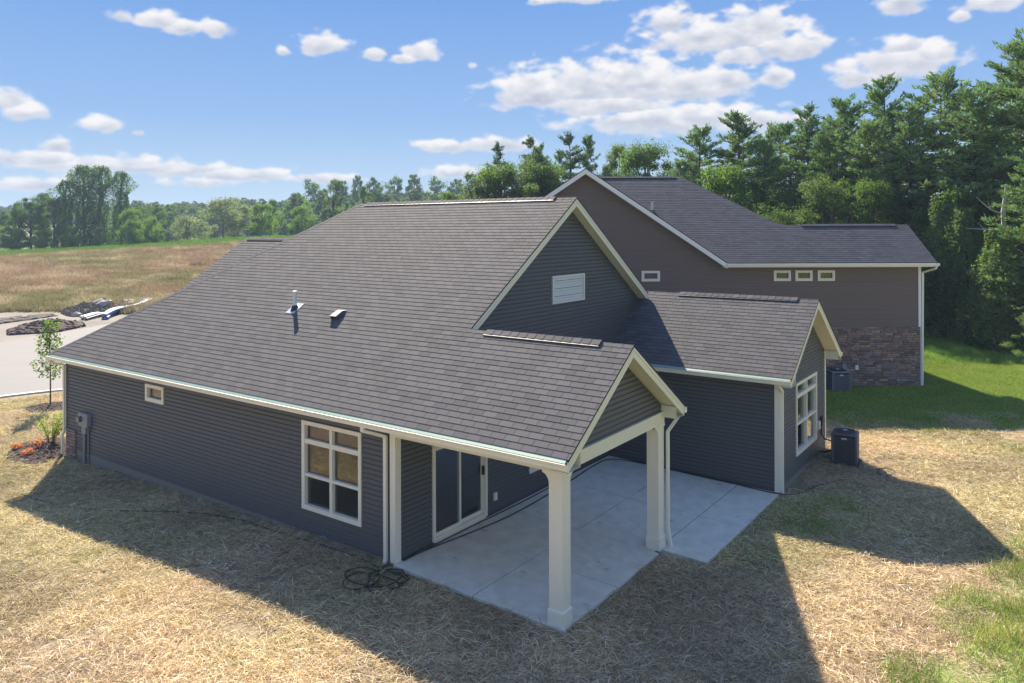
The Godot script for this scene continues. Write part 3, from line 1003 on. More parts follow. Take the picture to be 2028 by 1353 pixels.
	downspout(hs, [V(4.98, 2.70, 8.40), V(4.98, 2.62, 8.44), V(4.955, 2.42, 8.80), V(4.955, 0.0, 8.80), V(4.97, -0.16, 8.78)], 0.08, 0.06, Vector3(0, 0, 1))
	downspout(hs, [V(4.12, 2.70, 4.35), V(4.10, 2.60, 4.33), V(3.965, 2.30, 4.06), V(3.965, 0.28, 4.06), V(4.02, -0.10, 4.08), V(4.06, -0.19, 4.02)], 0.075, 0.055, Vector3(0, 0, 1))
	# --- small fittings on the walls
	var ob := MB.new()
	ob.fbox(FB, 3.17, 3.27, 0.30, 0.47, 0.016, 0.075)
	part("outlet_box", ob, M.trim, hs)
	ob = MB.new()
	ob.fbox(FG, 12.40, 12.53, 0.68, 0.92, 0.016, 0.085)
	part("outlet_box", ob, M.trim, hs)
	ob = MB.new()
	ob.fbox(FG, 12.72, 12.86, 0.72, 0.98, 0.016, 0.09)
	ob.tube([V(4.93, 0.72, 12.79), V(4.94, 0.45, 12.79), V(5.05, 0.36, 12.7), V(5.42, 0.34, 12.6)], 0.022, 7)
	ob.tube([V(4.93, 0.02, 12.6), V(5.05, 0.0, 12.6), V(5.42, 0.16, 12.55)], 0.03, 7)
	part("disconnect_box", ob, M.black, hs)
	var em := holder("electric_meter", hs)
	ob = MB.new()
	ob.cbox(V(-12.80, 0.84, 0.0), V(-12.24, 1.22, -0.15), 0.02)
	ob.box(V(-12.62, 0.62, 0.0), V(-12.38, 0.84, -0.12))
	part("box", ob, M.meter, em)
	ob = MB.new()
	ob.tube([V(-12.60, 1.05, -0.15), V(-12.60, 1.05, -0.25)], 0.085, 14)
	part("dial", ob, M.glass_dome, em)
	ob = MB.new()
	ob.tube([V(-12.55, 0.64, -0.07), V(-12.55, -0.35, -0.07)], 0.04, 10)
	ob.tube([V(-12.36, 0.84, -0.05), V(-12.36, -0.35, -0.05)], 0.02, 8)
	part("conduit", ob, M.meter, em)
	# stone veneer that turns the corner from the front
	var sv := MB.new()
	sv.box(V(-13.72, -0.4, -0.0), V(-13.16, 0.56, -0.040))
	var sp := part("stone_veneer", sv, M.mortar, hs)
	var r := RandomNumberGenerator.new()
	r.seed = 8
	var y := -0.35
	while y < 0.5:
		var hh := r.randf_range(0.07, 0.12)
		var x := -13.715
		while x < -13.2:
			var ww := minf(r.randf_range(0.14, 0.3), -13.165 - x)
			if ww > 0.05:
				stone(sp, V(x, y, -0.038), Vector3(ww - 0.012, minf(hh, 0.545 - y) - 0.012, 0.035), Vector3(1, 0, 0), Vector3(0, 0, 1), r)
			x += ww
		y += hh
	var ledge := MB.new()
	ledge.box(V(-13.74, 0.56, 0.0), V(-13.14, 0.60, -0.08))
	part("stone_ledge", ledge, M.parging, hs)

func stone(parent: Node3D, at: Vector3, size: Vector3, along: Vector3, out: Vector3, r: RandomNumberGenerator, joined: MB = null) -> void:
	var mb := joined if joined else MB.new()
	var o := at if joined else Vector3.ZERO
	var f := r.randf_range(0.65, 1.3)
	var col := Color(0.40, 0.26, 0.20).lerp([Color(0.44, 0.29, 0.22), Color(0.34, 0.23, 0.19), Color(0.50, 0.37, 0.29), Color(0.30, 0.25, 0.24)][r.randi() % 4], 0.8) * f
	col.a = 1.0
	var b := minf(size.x, size.y) * 0.22
	var w := [o, o + along * size.x, o + along * size.x + Vector3(0, size.y, 0), o + Vector3(0, size.y, 0)]
	var ins := [along + Vector3.UP, -along + Vector3.UP, -along - Vector3.UP, along - Vector3.UP]
	var t := []
	for i in 4:
		t.append(w[i] + ins[i] * b * r.randf_range(0.5, 1.1) + out * size.z * r.randf_range(0.6, 1.3))
	for i in 4:
		var j := (i + 1) % 4
		mb.quad(w[i], w[j], t[j], t[i], col)
	mb.quad(t[0], t[1], t[2], t[3], col)
	if not joined:
		part("stone", mb, M.stone, parent).position = at

# ------------------------------------------------------------------ second house
func build_second_house() -> void:
	# its own axes: x to the right along the wall that shows, y up, z out of that wall
	var R := Vector3(0.812, 0, -0.584)
	var F := Vector3(-0.584, 0, -0.812)
	var o := Vector3(10.66, 0, 10.84) + F * 31.3
	var h2 := thing("second_house", "brown clapboard house with white trimmed gable and stone base behind the grey house", "house", o)
	h2.transform.basis = Basis(R, Vector3.UP, -F)
	var f := Transform3D()
	var holes := [[5.36, 6.06, 4.42, 4.80], [10.79, 11.44, 4.42, 4.80], [11.68, 12.33, 4.42, 4.80], [12.60, 13.25, 4.42, 4.80]]
	var ye := 5.16
	var hr := 9.03
	var core := MB.new()
	wall_core(core, f, -2.4, 16.8, -0.8, 5.05, holes, -0.16, -0.004)
	core.slab([Vector3(-2.4, 5.05, -0.16), Vector3(8.4, 5.05, -0.16), Vector3(3.0, 8.75, -0.16)], Vector3(0, 0, 0.156))
	core.box(Vector3(16.65, -0.8, -4.0), Vector3(16.8, 5.05, -0.16))
	core.slab([Vector3(16.65, 5.05, -4.3), Vector3(16.65, 5.05, -0.16), Vector3(16.65, 6.4, -2.31)], Vector3(0.14, 0, 0))
	core.box(Vector3(-2.4, -0.8, -11.2), Vector3(-2.25, 5.05, -0.16))
	core.box(Vector3(-2.4, -0.8, -11.3), Vector3(13.4, 5.05, -11.2))
	core.box(Vector3(-2.25, 5.0, -11.2), Vector3(16.65, 5.04, -0.16))
	core.box(Vector3(13.3, -0.8, -11.2), Vector3(13.4, 5.0, -4.3))
	core.box(Vector3(13.4, -0.8, -4.3), Vector3(16.65, 5.0, -4.2))
	var wall := part("wall", core, M.sheath2, h2)
	var boards := MB.new()
	siding(wall, f, PackedVector2Array([Vector2(-2.4, 2.50), Vector2(16.72, 2.50), Vector2(16.72, 5.06), Vector2(8.75, 5.06), Vector2(3.0, 8.86), Vector2(-2.4, 5.3)]), holes, M.siding2, 0.105, boards)
	part("siding_boards", boards, M.siding2, wall, true)
	# ledgestone base
	var r := RandomNumberGenerator.new()
	r.seed = 91
	var back := MB.new()
	back.box(Vector3(-2.4, -0.8, -0.004), Vector3(16.79, 2.49, 0.012))
	var sw := part("stone_base", back, M.mortar, h2)
	var rest := MB.new()
	var y := -0.12
	var made := 0
	while y < 2.44:
		var hh := r.randf_range(0.075, 0.115)
		var x := 7.5 + r.randf() * 0.2
		while x < 16.76:
			var ww := minf(r.randf_range(0.14, 0.42), 16.78 - x)
			if ww > 0.04:
				var mine := x > 13.4 and made < 300
				made += 1 if mine else 0
				stone(sw, Vector3(x, y, 0.012), Vector3(ww - 0.008, minf(hh, 2.485 - y) - 0.008, 0.035), Vector3(1, 0, 0), Vector3(0, 0, 1), r, null if mine else rest)
			x += ww
		y += hh
	part("stones", rest, M.stone, sw, true)
	# roof
	var roof := holder("roof", h2)
	var deck := MB.new()
	var field := MB.new()
	var upC := Vector3(0, SLOPE, -1).normalized()
	var X := Vector3(1, 0, 0)
	var z0 := 0.45
	var lr := ye + SLOPE * 2.31
	roof_plane(roof, deck, field, [Vector3(8.74, ye, z0), Vector3(17.25, ye, z0), Vector3(17.25, lr, z0 - 2.31), Vector3(11.69, lr, z0 - 2.31), Vector3(8.17, hr, z0 - 5.83), Vector3(3.0, hr, z0 - 5.83)], Vector3(8.74, ye, z0), X, upC, [], 41)
	roof_plane(roof, deck, field, [Vector3(3.0, hr, z0), Vector3(3.0, hr, z0 - 5.83), Vector3(8.74, ye, z0)], Vector3(8.74, ye, z0), Vector3(0, 0, -1), Vector3(-1, SLOPE, 0).normalized(), [], 42)
	roof_plane(roof, deck, field, [Vector3(3.0, hr, z0), Vector3(3.0, hr, z0 - 11.66), Vector3(-2.74, ye, z0 - 11.66), Vector3(-2.74, ye, z0)], Vector3(-2.74, ye, z0), Vector3(0, 0, -1), Vector3(1, SLOPE, 0).normalized(), [], 43)
	roof_plane(roof, deck, field, [Vector3(17.25, lr, z0 - 2.31), Vector3(17.25, ye, z0 - 4.62), Vector3(11.69, ye, z0 - 4.62), Vector3(11.69, lr, z0 - 2.31)], Vector3(11.69, ye, z0 - 4.62), X, Vector3(0, SLOPE, 1).normalized(), [], 44)
	roof_plane(roof, deck, field, [Vector3(8.17, hr, z0 - 5.83), Vector3(11.69, lr, z0 - 2.31), Vector3(14.0, ye, z0 - 4.62), Vector3(14.0, ye, z0 - 11.66)], Vector3(14.0, ye, z0 - 4.62), Vector3(0, 0, -1), Vector3(-1, SLOPE, 0).normalized(), [], 45)
	roof_plane(roof, deck, field, [Vector3(3.0, hr, z0 - 5.83), Vector3(8.17, hr, z0 - 5.83), Vector3(14.0, ye, z0 - 11.66), Vector3(3.0, ye, z0 - 11.66)], Vector3(3.0, ye, z0 - 11.66), X, Vector3(0, SLOPE, 1).normalized(), [], 46)
	part("deck", deck, M.shingle2, roof)
	part("shingle_field", field, M.shingle2, roof, true)
	for q in [[Vector3(3.9, hr, z0 - 5.83), Vector3(7.9, hr, z0 - 5.83)], [Vector3(12.6, lr, z0 - 2.31), Vector3(16.7, lr, z0 - 2.31)]]:
		ridge_vent(roof, q[0], q[1], Vector3(0, 0, 1), SLOPE, 47, true)
	# trim
	for q in [[8.74, 1.0], [-2.74, -1.0]]:
		var rb := MB.new()
		rb.sweep(Vector3(q[0], ye - 0.24, z0 - 0.03), Vector3(3.0, hr - 0.24, z0 - 0.03), Vector3(0, 0, 0.03), Vector3(0, 0.205, 0))
		part("rake_board", rb, M.white, h2)
		rb = MB.new()
		rb.sweep(Vector3(q[0], ye - 0.22, 0.018), Vector3(3.0, hr - 0.22, 0.018), Vector3(0, 0, z0 - 0.05), Vector3(0, 0.02, 0))
		part("rake_soffit", rb, M.white, h2)
	var tr := MB.new()
	tr.box(Vector3(8.6, ye - 0.19, 0.0), Vector3(17.2, ye - 0.17, z0 - 0.02))
	tr.box(Vector3(8.74, ye - 0.19, z0 - 0.03), Vector3(17.2, ye - 0.035, z0))
	part("fascia", tr, M.white, h2)
	gutter(h2, Vector3(8.72, ye - 0.145, z0), Vector3(17.3, ye - 0.145, z0), Vector3(0, 0, 1), M.white, false)
	tr = MB.new()
	tr.box(Vector3(16.70, 2.49, -0.01), Vector3(16.815, 4.98, 0.045))
	part("corner_board", tr, M.white, h2)
	tr = MB.new()
	tr.box(Vector3(16.79, -0.2, -0.14), Vector3(16.86, 2.6, -0.02))
	part("corner_board", tr, M.white, h2)
	downspout(h2, [Vector3(17.2, ye - 0.15, z0 + 0.05), Vector3(17.18, 4.9, z0), Vector3(16.9, 4.72, 0.0), Vector3(16.88, -0.1, -0.02)], 0.08, 0.06, X, M.white)
	for q in holes:
		window(h2, f, q[0], q[1], q[2], q[3], 1, [0.0, 1.0], "window", 0.075)
	var vp := MB.new()
	var py := ye + SLOPE * 3.39
	vp.tube([Vector3(6.32, py - 0.05, z0 - 3.39), Vector3(6.32, py + 0.37, z0 - 3.39)], 0.05, 10)
	part("vent_pipe", vp, M.pvc, h2)
	var ob := MB.new()
	ob.box(Vector3(14.08, 0.74, 0.03), Vector3(14.2, 0.92, 0.11))
	part("outlet_box", ob, M.white, h2)
	ob = MB.new()
	ob.box(Vector3(13.55, 0.75, 0.03), Vector3(13.7, 1.0, 0.1))
	part("outlet_box", ob, M.meter, h2)

# ------------------------------------------------------------------ outdoor things
func build_patio() -> void:
	var pa := Node3D.new()
	pa.name = "patio"
	add_child(pa)
	tag(pa, "pale concrete patio of jointed slabs between porch and wing", "", "", "structure")
	var yy := func(x: float) -> float: return -0.008 - 0.0235 * x
	var base := MB.new()
	base.slab([V(0.0, yy.call(0.0) - 0.035, -0.06), V(3.93, yy.call(3.93) - 0.035, -0.06), V(3.93, yy.call(3.93) - 0.035, 3.6), V(0, yy.call(0.0) - 0.035, 3.6)], Vector3(0, -0.25, 0))
	base.slab([V(0.0, yy.call(0.0) - 0.035, 3.62), V(3.86, yy.call(3.86) - 0.035, 3.62), V(3.86, yy.call(3.86) - 0.035, 3.84), V(4.88, yy.call(4.88) - 0.035, 3.84), V(4.88, yy.call(4.88) - 0.035, 8.72), V(0, yy.call(0.0) - 0.035, 8.72)], Vector3(0, -0.25, 0))
	part("bed", base, M.joint, pa)
	var rects := [[0.026, 2.012, -0.09, 1.792], [2.038, 3.955, -0.09, 1.792], [0.026, 2.012, 1.818, 3.618], [2.038, 3.955, 1.818, 3.618],
		[0.026, 2.012, 3.642, 6.012], [2.038, 3.838, 3.642, 6.012], [3.862, 4.91, 3.815, 6.012], [0.026, 2.012, 6.038, 8.70], [2.038, 3.838, 6.038, 8.70], [3.862, 4.91, 6.038, 8.70]]
	for q in rects:
		var mb := MB.new()
		var c := 0.008
		var lo: float = yy.call(q[0])
		var hi: float = yy.call(q[1])
		var t := [V(q[0] + c, lo, q[2] + c), V(q[1] - c, hi, q[2] + c), V(q[1] - c, hi, q[3] - c), V(q[0] + c, lo, q[3] - c)]
		var s := [V(q[0], lo - c, q[2]), V(q[1], hi - c, q[2]), V(q[1], hi - c, q[3]), V(q[0], lo - c, q[3])]
		mb.quad(t[0], t[1], t[2], t[3])
		for i in 4:
			var j := (i + 1) % 4
			mb.quad(s[i], s[j], t[j], t[i])
			mb.quad(s[i] - Vector3(0, 0.16, 0), s[j] - Vector3(0, 0.16, 0), s[j], s[i])
		part("slab", mb, M.concrete, pa)

func air_conditioner(called: String, label: String, at: Vector3, turn: float, w: float, h: float, m: Material) -> Node3D:
	var a := thing(called, label, "air conditioner", at)
	a.rotation.y = turn
	var k := w * 0.5
	var mb := MB.new()
	mb.box(Vector3(-k - 0.06, -0.10, -k - 0.06), Vector3(k + 0.06, 0.03, k + 0.06))
	part("base_pad", mb, M.black, a)
	mb = MB.new()
	mb.box(Vector3(-k + 0.025, 0.03, -k + 0.025), Vector3(k - 0.025, h - 0.06, k - 0.025))
	part("coil", mb, M.black, a)
	for sx in [-1, 1]:
		for sz in [-1, 1]:
			mb = MB.new()
			var cx: float = sx * (k - 0.035)
			var cz: float = sz * (k - 0.035)
			mb.cbox(Vector3(cx - 0.035, 0.03, cz - 0.035), Vector3(cx + 0.035, h - 0.05, cz + 0.035), 0.012)
			part("corner_post", mb, m, a)
	mb = MB.new()
	var n := int((h - 0.14) / 0.032)
	for i in n:
		var y := 0.06 + i * 0.032
		for q in 4:
			var b := Basis(Vector3.UP, q * PI * 0.5)
			mb.sweep(b * Vector3(-k + 0.06, y, k - 0.022), b * Vector3(k - 0.06, y, k - 0.022), b * Vector3(0, -0.012, 0.018), Vector3(0, 0.006, 0))
	part("louvers", mb, m, a, true)
	# rounded lid with a round fan guard
	mb = MB.new()
	mb.cbox(Vector3(-k, h - 0.055, -k), Vector3(k, h - 0.004, k), 0.045)
	part("lid", mb, m, a)
	mb = MB.new()
	var rr := k * 0.84
	mb.tube([Vector3(0, h - 0.006, 0), Vector3(0, h + 0.002, 0)], rr, 28, Color(0.3, 0.3, 0.3))
	part("fan_opening", mb, M.black, a)
	mb = MB.new()
	for i in 7:
		var ring := []
		for s in 29:
			var an := TAU * s / 28.0
			var ra := rr * (0.22 + 0.13 * i)
			ring.append(Vector3(cos(an) * ra, h + 0.018 + 0.02 * (1.0 - ra / rr), sin(an) * ra))
		mb.tube(ring, 0.005, 5, Color.WHITE, false)
	for s in 8:
		var an := TAU * s / 8.0
		mb.tube([Vector3(cos(an) * rr * 0.15, h + 0.036, sin(an) * rr * 0.15), Vector3(cos(an) * rr, h + 0.012, sin(an) * rr)], 0.006, 5)
	part("fan_guard", mb, M.darkmetal, a)
	mb = MB.new()
	mb.tube([Vector3(0, h + 0.01, 0), Vector3(0, h + 0.045, 0)], [rr * 0.24, rr * 0.2], 18)
	part("motor_cap", mb, M.metal, a)
	mb = MB.new()
	mb.cbox(Vector3(-0.07, h - 0.17, k - 0.005), Vector3(0.07, h - 0.12, k + 0.006), 0.004)
	part("badge", mb, M.metal, a)
	return a

func hose(called: String, pts: Array, rad: float, m: Material, label: String, category: String) -> void:
	# smooth line through the points, laid on the ground
	var c := Curve3D.new()
	for i in pts.size():
		var t: Vector3 = (pts[mini(i + 1, pts.size() - 1)] - pts[maxi(i - 1, 0)]) * 0.18
		c.add_point(pts[i], -t, t)
	c.bake_interval = 0.12
	var mb := MB.new()
	mb.tube(Array(c.get_baked_points()), rad, 6)
	single(called, mb, m, label, category)

func heap(pts: Array, top: float, sd: int, rough: float, col: Color, var_col: float) -> MB:
	# low mound over an outline of (x, v) corners, with a lumpy crumbled surface
	var mb := MB.new()
	var poly := PackedVector2Array(pts)
	var lo := poly[0]
	var hi := poly[0]
	for p in poly:
		lo = lo.min(p)
		hi = hi.max(p)
	var n := 46
	var nn := noise(sd, 1.0, 4)
	var nf := noise(sd + 1, 6.0, 3)
	var hh := []
	var cols := []
	var stp := (hi - lo) / n
	var edge_d := func(q: Vector2) -> float:
		if not Geometry2D.is_point_in_polygon(q, poly):
			return -1.0
		var best := 1e9
		for i in poly.size():
			best = minf(best, q.distance_to(Geometry2D.get_closest_point_to_segment(q, poly[i], poly[(i + 1) % poly.size()])))
		return best
	var reach := minf(hi.x - lo.x, hi.y - lo.y) * 0.45
	for j in n + 1:
		for i in n + 1:
			var q := lo + Vector2(stp.x * i, stp.y * j)
			var e: float = edge_d.call(q)
			var s := sin(clampf(e / reach, 0.0, 1.0) * PI * 0.5)
			var y := hgt(q.x, q.y) - 0.06 + (top * s * (0.75 + 0.5 * nn.get_noise_2d(q.x, q.y)) + rough * nf.get_noise_2d(q.x, q.y) + 0.06 + rough if e > 0.0 else 0.0)
			hh.append(V(q.x, y, q.y))
			var f := 1.0 + var_col * nf.get_noise_2d(q.x * 2.0 + 30.0, q.y * 2.0)
			cols.append(Color(col.r * f, col.g * f, col.b * f))
	for j in n:
		for i in n:
			var a := j * (n + 1) + i
			mb.quad(hh[a], hh[a + n + 1], hh[a + n + 2], hh[a + 1], cols[a])
	return mb

func blades(sd: int, count: int, radius: float, len0: float, len1: float, wid: float, lie: float, cols: Array) -> ArrayMesh:
	# stalks: lie 0 = upright, 1 = flat on the ground
	var r := RandomNumberGenerator.new()
	r.seed = sd
	var mb := MB.new()
	for i in count:
		var a := r.randf() * TAU
		var d := sqrt(r.randf()) * radius
		var p := Vector3(cos(a) * d, 0.0, sin(a) * d)
		var b := r.randf() * TAU
		var ln := r.randf_range(len0, len1)
		var tilt := lerpf(r.randf_range(0.0, 0.5), r.randf_range(1.15, 1.62), lie)
		var dir := Vector3(cos(b) * sin(tilt), cos(tilt), sin(b) * sin(tilt))
		p.y += r.randf_range(0.0, 0.035) * lie
		var bend := Vector3(cos(b), -0.25 - 0.5 * lie, sin(b)) * ln * r.randf_range(0.05, 0.22)
		var m := p + dir * ln * 0.5
		var e := p + dir * ln + bend
		if lie > 0.5:
			e.y = maxf(e.y, 0.004)
		var s := dir.cross(Vector3(r.randf() - 0.5, r.randf() * 0.6 + 0.2, r.randf() - 0.5)).normalized() * wid * r.randf_range(0.6, 1.2) * 0.5
		var base: Color = cols[r.randi() % cols.size()]
		var f := r.randf_range(0.75, 1.2)
		var c := Color(base.r * f, base.g * f, base.b * f)
		mb.quad(p - s, p + s, m + s * 0.9, m - s * 0.9, c)
		mb.tri(m - s * 0.9, m + s * 0.9, e, c)
	return mb.mesh()

func scatter_ground() -> void:
	var r := RandomNumberGenerator.new()
	r.seed = 404
	var straw_cols := [Color(0.66, 0.54, 0.35), Color(0.72, 0.62, 0.45), Color(0.50, 0.38, 0.24), Color(0.82, 0.75, 0.60), Color(0.34, 0.25, 0.16), Color(0.62, 0.53, 0.32)]
	var green_cols := [Color(0.22, 0.35, 0.065), Color(0.29, 0.42, 0.10), Color(0.16, 0.25, 0.055), Color(0.38, 0.46, 0.15)]
	# straw mulch
	for k in 3:
		var m := blades(100 + k, 150, 0.42, 0.05, 0.25, 0.0082, 1.0, straw_cols)
		var xf := []
		var cs := []
		for i in 6400:
			var x := r.randf_range(-26.0, 12.5)
			var v := r.randf_range(-9.5, 26.0)
			var d := depth(x, v)
			var l := breadth(x, v)
			if d < 7.5 or absf(l) > d * 0.74 or built(x, v, 0.08) or Vector2(x + 21.5, v - 2.8).length() < 0.95 or (Vector2(x + 15.2, (v - 0.1) * 1.25).length() < 1.25 and x < -13.6) or x < -24.0:
				continue
			if d > 27.0 and x > -12.0:
				continue
			if rightgreen(x, v) > r.randf() + 0.25 or soil(x, v) * 0.75 > r.randf():
				continue
			var sc := r.randf_range(0.75, 1.15)
			xf.append(Transform3D(Basis(Vector3.UP, r.randf() * TAU).scaled(Vector3(sc, sc * r.randf_range(0.7, 1.5), sc)), V(x, hgt(x, v) + 0.004, v)))
			var n := gn2.get_noise_2d(x * 0.6 + 5.0, v * 0.6)
			var g := clampf(gn.get_noise_2d(x * 1.7 + 9.0, v * 1.7) * 1.1, 0.0, 0.35)
			var f := 0.97 + 0.45 * n
			cs.append(Color(f * (1.04 - 0.22 * g), f * 0.97, f * (0.95 - 0.3 * g)))
		copies("straw", m, M.blade, xf, cs, "dry straw mulch strewn over the lawn round the grey house", "straw")
	# thin young grass coming through the straw, and the green lawn
	var gm := blades(120, 130, 0.42, 0.05, 0.13, 0.008, 0.25, green_cols)
	var tall := blades(121, 110, 0.40, 0.18, 0.46, 0.009, 0.12, green_cols + [Color(0.34, 0.38, 0.16), Color(0.50, 0.46, 0.26)])
	var xf1 := []
	var cs1 := []
	var xf2 := []
	var cs2 := []
	for i in 30000:
		var x := r.randf_range(-6.0, 24.0)
		var v := r.randf_range(-8.0, 42.0)
		var d := depth(x, v)
		var l := breadth(x, v)
		if d < 7.5 or absf(l) > d * 0.74 or d > 50.0 or built(x, v, 0.1):
			continue
		var g := rightgreen(x, v)
		var bank := d < 22.0 and x > 8.0
		if d < 24.0 and not bank:
			if gn.get_noise_2d(x * 1.7 + 9.0, v * 1.7) * 0.6 - 0.12 < r.randf():
				continue
		elif g < r.randf() * 0.9 + 0.1 or (bank and r.randf() < 0.68):
			continue
		var f := r.randf_range(0.75, 1.25)
		var c := Color(f * r.randf_range(0.9, 1.25), f, f * 0.9)
		var at := V(x, hgt(x, v), v)
		var b := Basis(Vector3.UP, r.randf() * TAU)
		if bank and g > 0.4 and r.randf() < 0.75:
			xf2.append(Transform3D(b.scaled(Vector3.ONE * r.randf_range(0.6, 1.2)), at))
			cs2.append(c)
		elif d > 36.0 and d < 44.0 and r.randf() < 0.3:
			xf2.append(Transform3D(b.scaled(Vector3.ONE * r.randf_range(0.4, 1.1)), at))
			cs2.append(Color(c.r * 0.75, c.g, c.b * 0.7))
		else:
			xf1.append(Transform3D(b.scaled(Vector3.ONE * (1.0 if bank else r.randf_range(0.8, 1.3))), at))
			cs1.append(c)
	copies("lawn_grass", gm, M.blade, xf1, cs1, "short green grass on the lawn and thin among the straw", "grass")
	copies("tall_grass", tall, M.blade, xf2, cs2, "tall unmown green grass on the near bank and along the wood", "grass")
	# dry field across the street
	var fm := blades(130, 120, 0.95, 0.35, 0.85, 0.05, 0.15, [Color(0.8, 0.8, 0.8), Color(1.0, 1.0, 1.0), Color(0.9, 0.85, 0.8), Color(0.65, 0.65, 0.65), Color(1.25, 1.2, 1.15)])
	var xf3 := []
	var cs3 := []
	for i in 16000:
		var d := lerpf(62.5, 158.0, pow(r.randf(), 1.25))
		var l := r.randf_range(-118.0, -22.0)
		if l < -0.72 * d - 3.0:
			continue
		var x := 10.66 + 0.812 * l - 0.584 * d
		var v := -10.84 + 0.584 * l + 0.812 * d
		var fe := d + gn.get_noise_2d(x, v) * 3.0 + (l + 48.0) * 0.03
		if fe < 64.5:
			continue
		var c := ground_color(x, v)
		var f := r.randf_range(1.0, 1.5)
		var s := r.randf_range(0.6, 1.1)
		xf3.append(Transform3D(Basis(Vector3.UP, r.randf() * TAU).scaled(Vector3(s, s * r.randf_range(0.6, 1.2), s)), V(x, hgt(x, v) - 0.03, v)))
		cs3.append(Color(c.r * f, c.g * f, c.b * f))
	copies("field_grass", fm, M.blade, xf3, cs3, "tall dry brown and pinkish grass on the rising field", "grass")

# ------------------------------------------------------------------ trees
func leaf(mb: MB, p: Vector3, nrm: Vector3, s: float, col: Color, r: RandomNumberGenerator) -> void:
	var u := nrm.cross(Vector3(r.randf() - 0.5, r.randf() - 0.5, r.randf() - 0.5)).normalized()
	var w := nrm.cross(u).normalized()
	mb.quad(p - u * s, p + w * s * 0.45, p + u * s, p - w * s * 0.45, col)

func leafcol(base: Color, r: RandomNumberGenerator) -> Color:
	var f := r.randf_range(0.7, 1.3)
	return Color(base.r * f * r.randf_range(0.85, 1.25), base.g * f, base.b * f * r.randf_range(0.8, 1.2))

# crown of many leaf clumps on a spread of limbs; unit height 10, returns [crown, trunk]
func broadleaf(sd: int, h: float, rad: float, low: float, clumps: int, per: int, ls: float, col: Color) -> Array:
	var r := RandomNumberGenerator.new()
	r.seed = sd
	var mb := MB.new()
	var tk := MB.new()
	var bark := Color(0.085, 0.07, 0.055)
	tk.tube([Vector3(0, -0.3, 0), Vector3(0.1, h * 0.3, 0.05), Vector3(-0.1, h * 0.6, 0.1), Vector3(0.0, h * 0.88, 0)], [h * 0.022, h * 0.018, h * 0.012, h * 0.004], 8, bark)
	var shape := noise(sd, 0.45, 2)
	for i in clumps:
		var t := pow(r.randf(), 0.8)
		var y := h * lerpf(low, 0.95, t)
		var env := rad * sqrt(maxf(0.04, 1.0 - pow(absf((t - 0.42) / 0.62), 2.2)))
		var a := r.randf() * TAU
		var d := env * sqrt(r.randf_range(0.12, 1.0)) * r.randf_range(0.8, 1.08)
		d *= 0.95 + 0.75 * shape.get_noise_3d(cos(a) * 1.6, y * 0.5, sin(a) * 1.6)
		var c := Vector3(cos(a) * d, y, sin(a) * d)
		var cr := rad * r.randf_range(0.13, 0.33)
		if i % 2 == 0:
			tk.tube([Vector3(0, y * 0.62, 0), Vector3(c.x * 0.5, y * 0.82, c.z * 0.5), c], [h * 0.008, h * 0.005, h * 0.002], 5, bark)
		var tintf := r.randf_range(0.82, 1.2)
		for k in per:
			var q := Vector3(r.randfn(), r.randfn() * 0.8, r.randfn()).normalized()
			var rr := cr * pow(r.randf(), 0.4) * r.randf_range(0.75, 1.2)
			var p := c + Vector3(q.x, q.y * 0.75, q.z) * rr
			var nn := (q + Vector3(r.randfn(), r.randfn() + 0.9, r.randfn()) * 0.6).normalized()
			var lc := leafcol(col, r)
			leaf(mb, p, nn, ls * r.randf_range(0.6, 1.3), Color(lc.r * tintf, lc.g * tintf, lc.b * tintf), r)
	return [mb.mesh(), tk.mesh()]

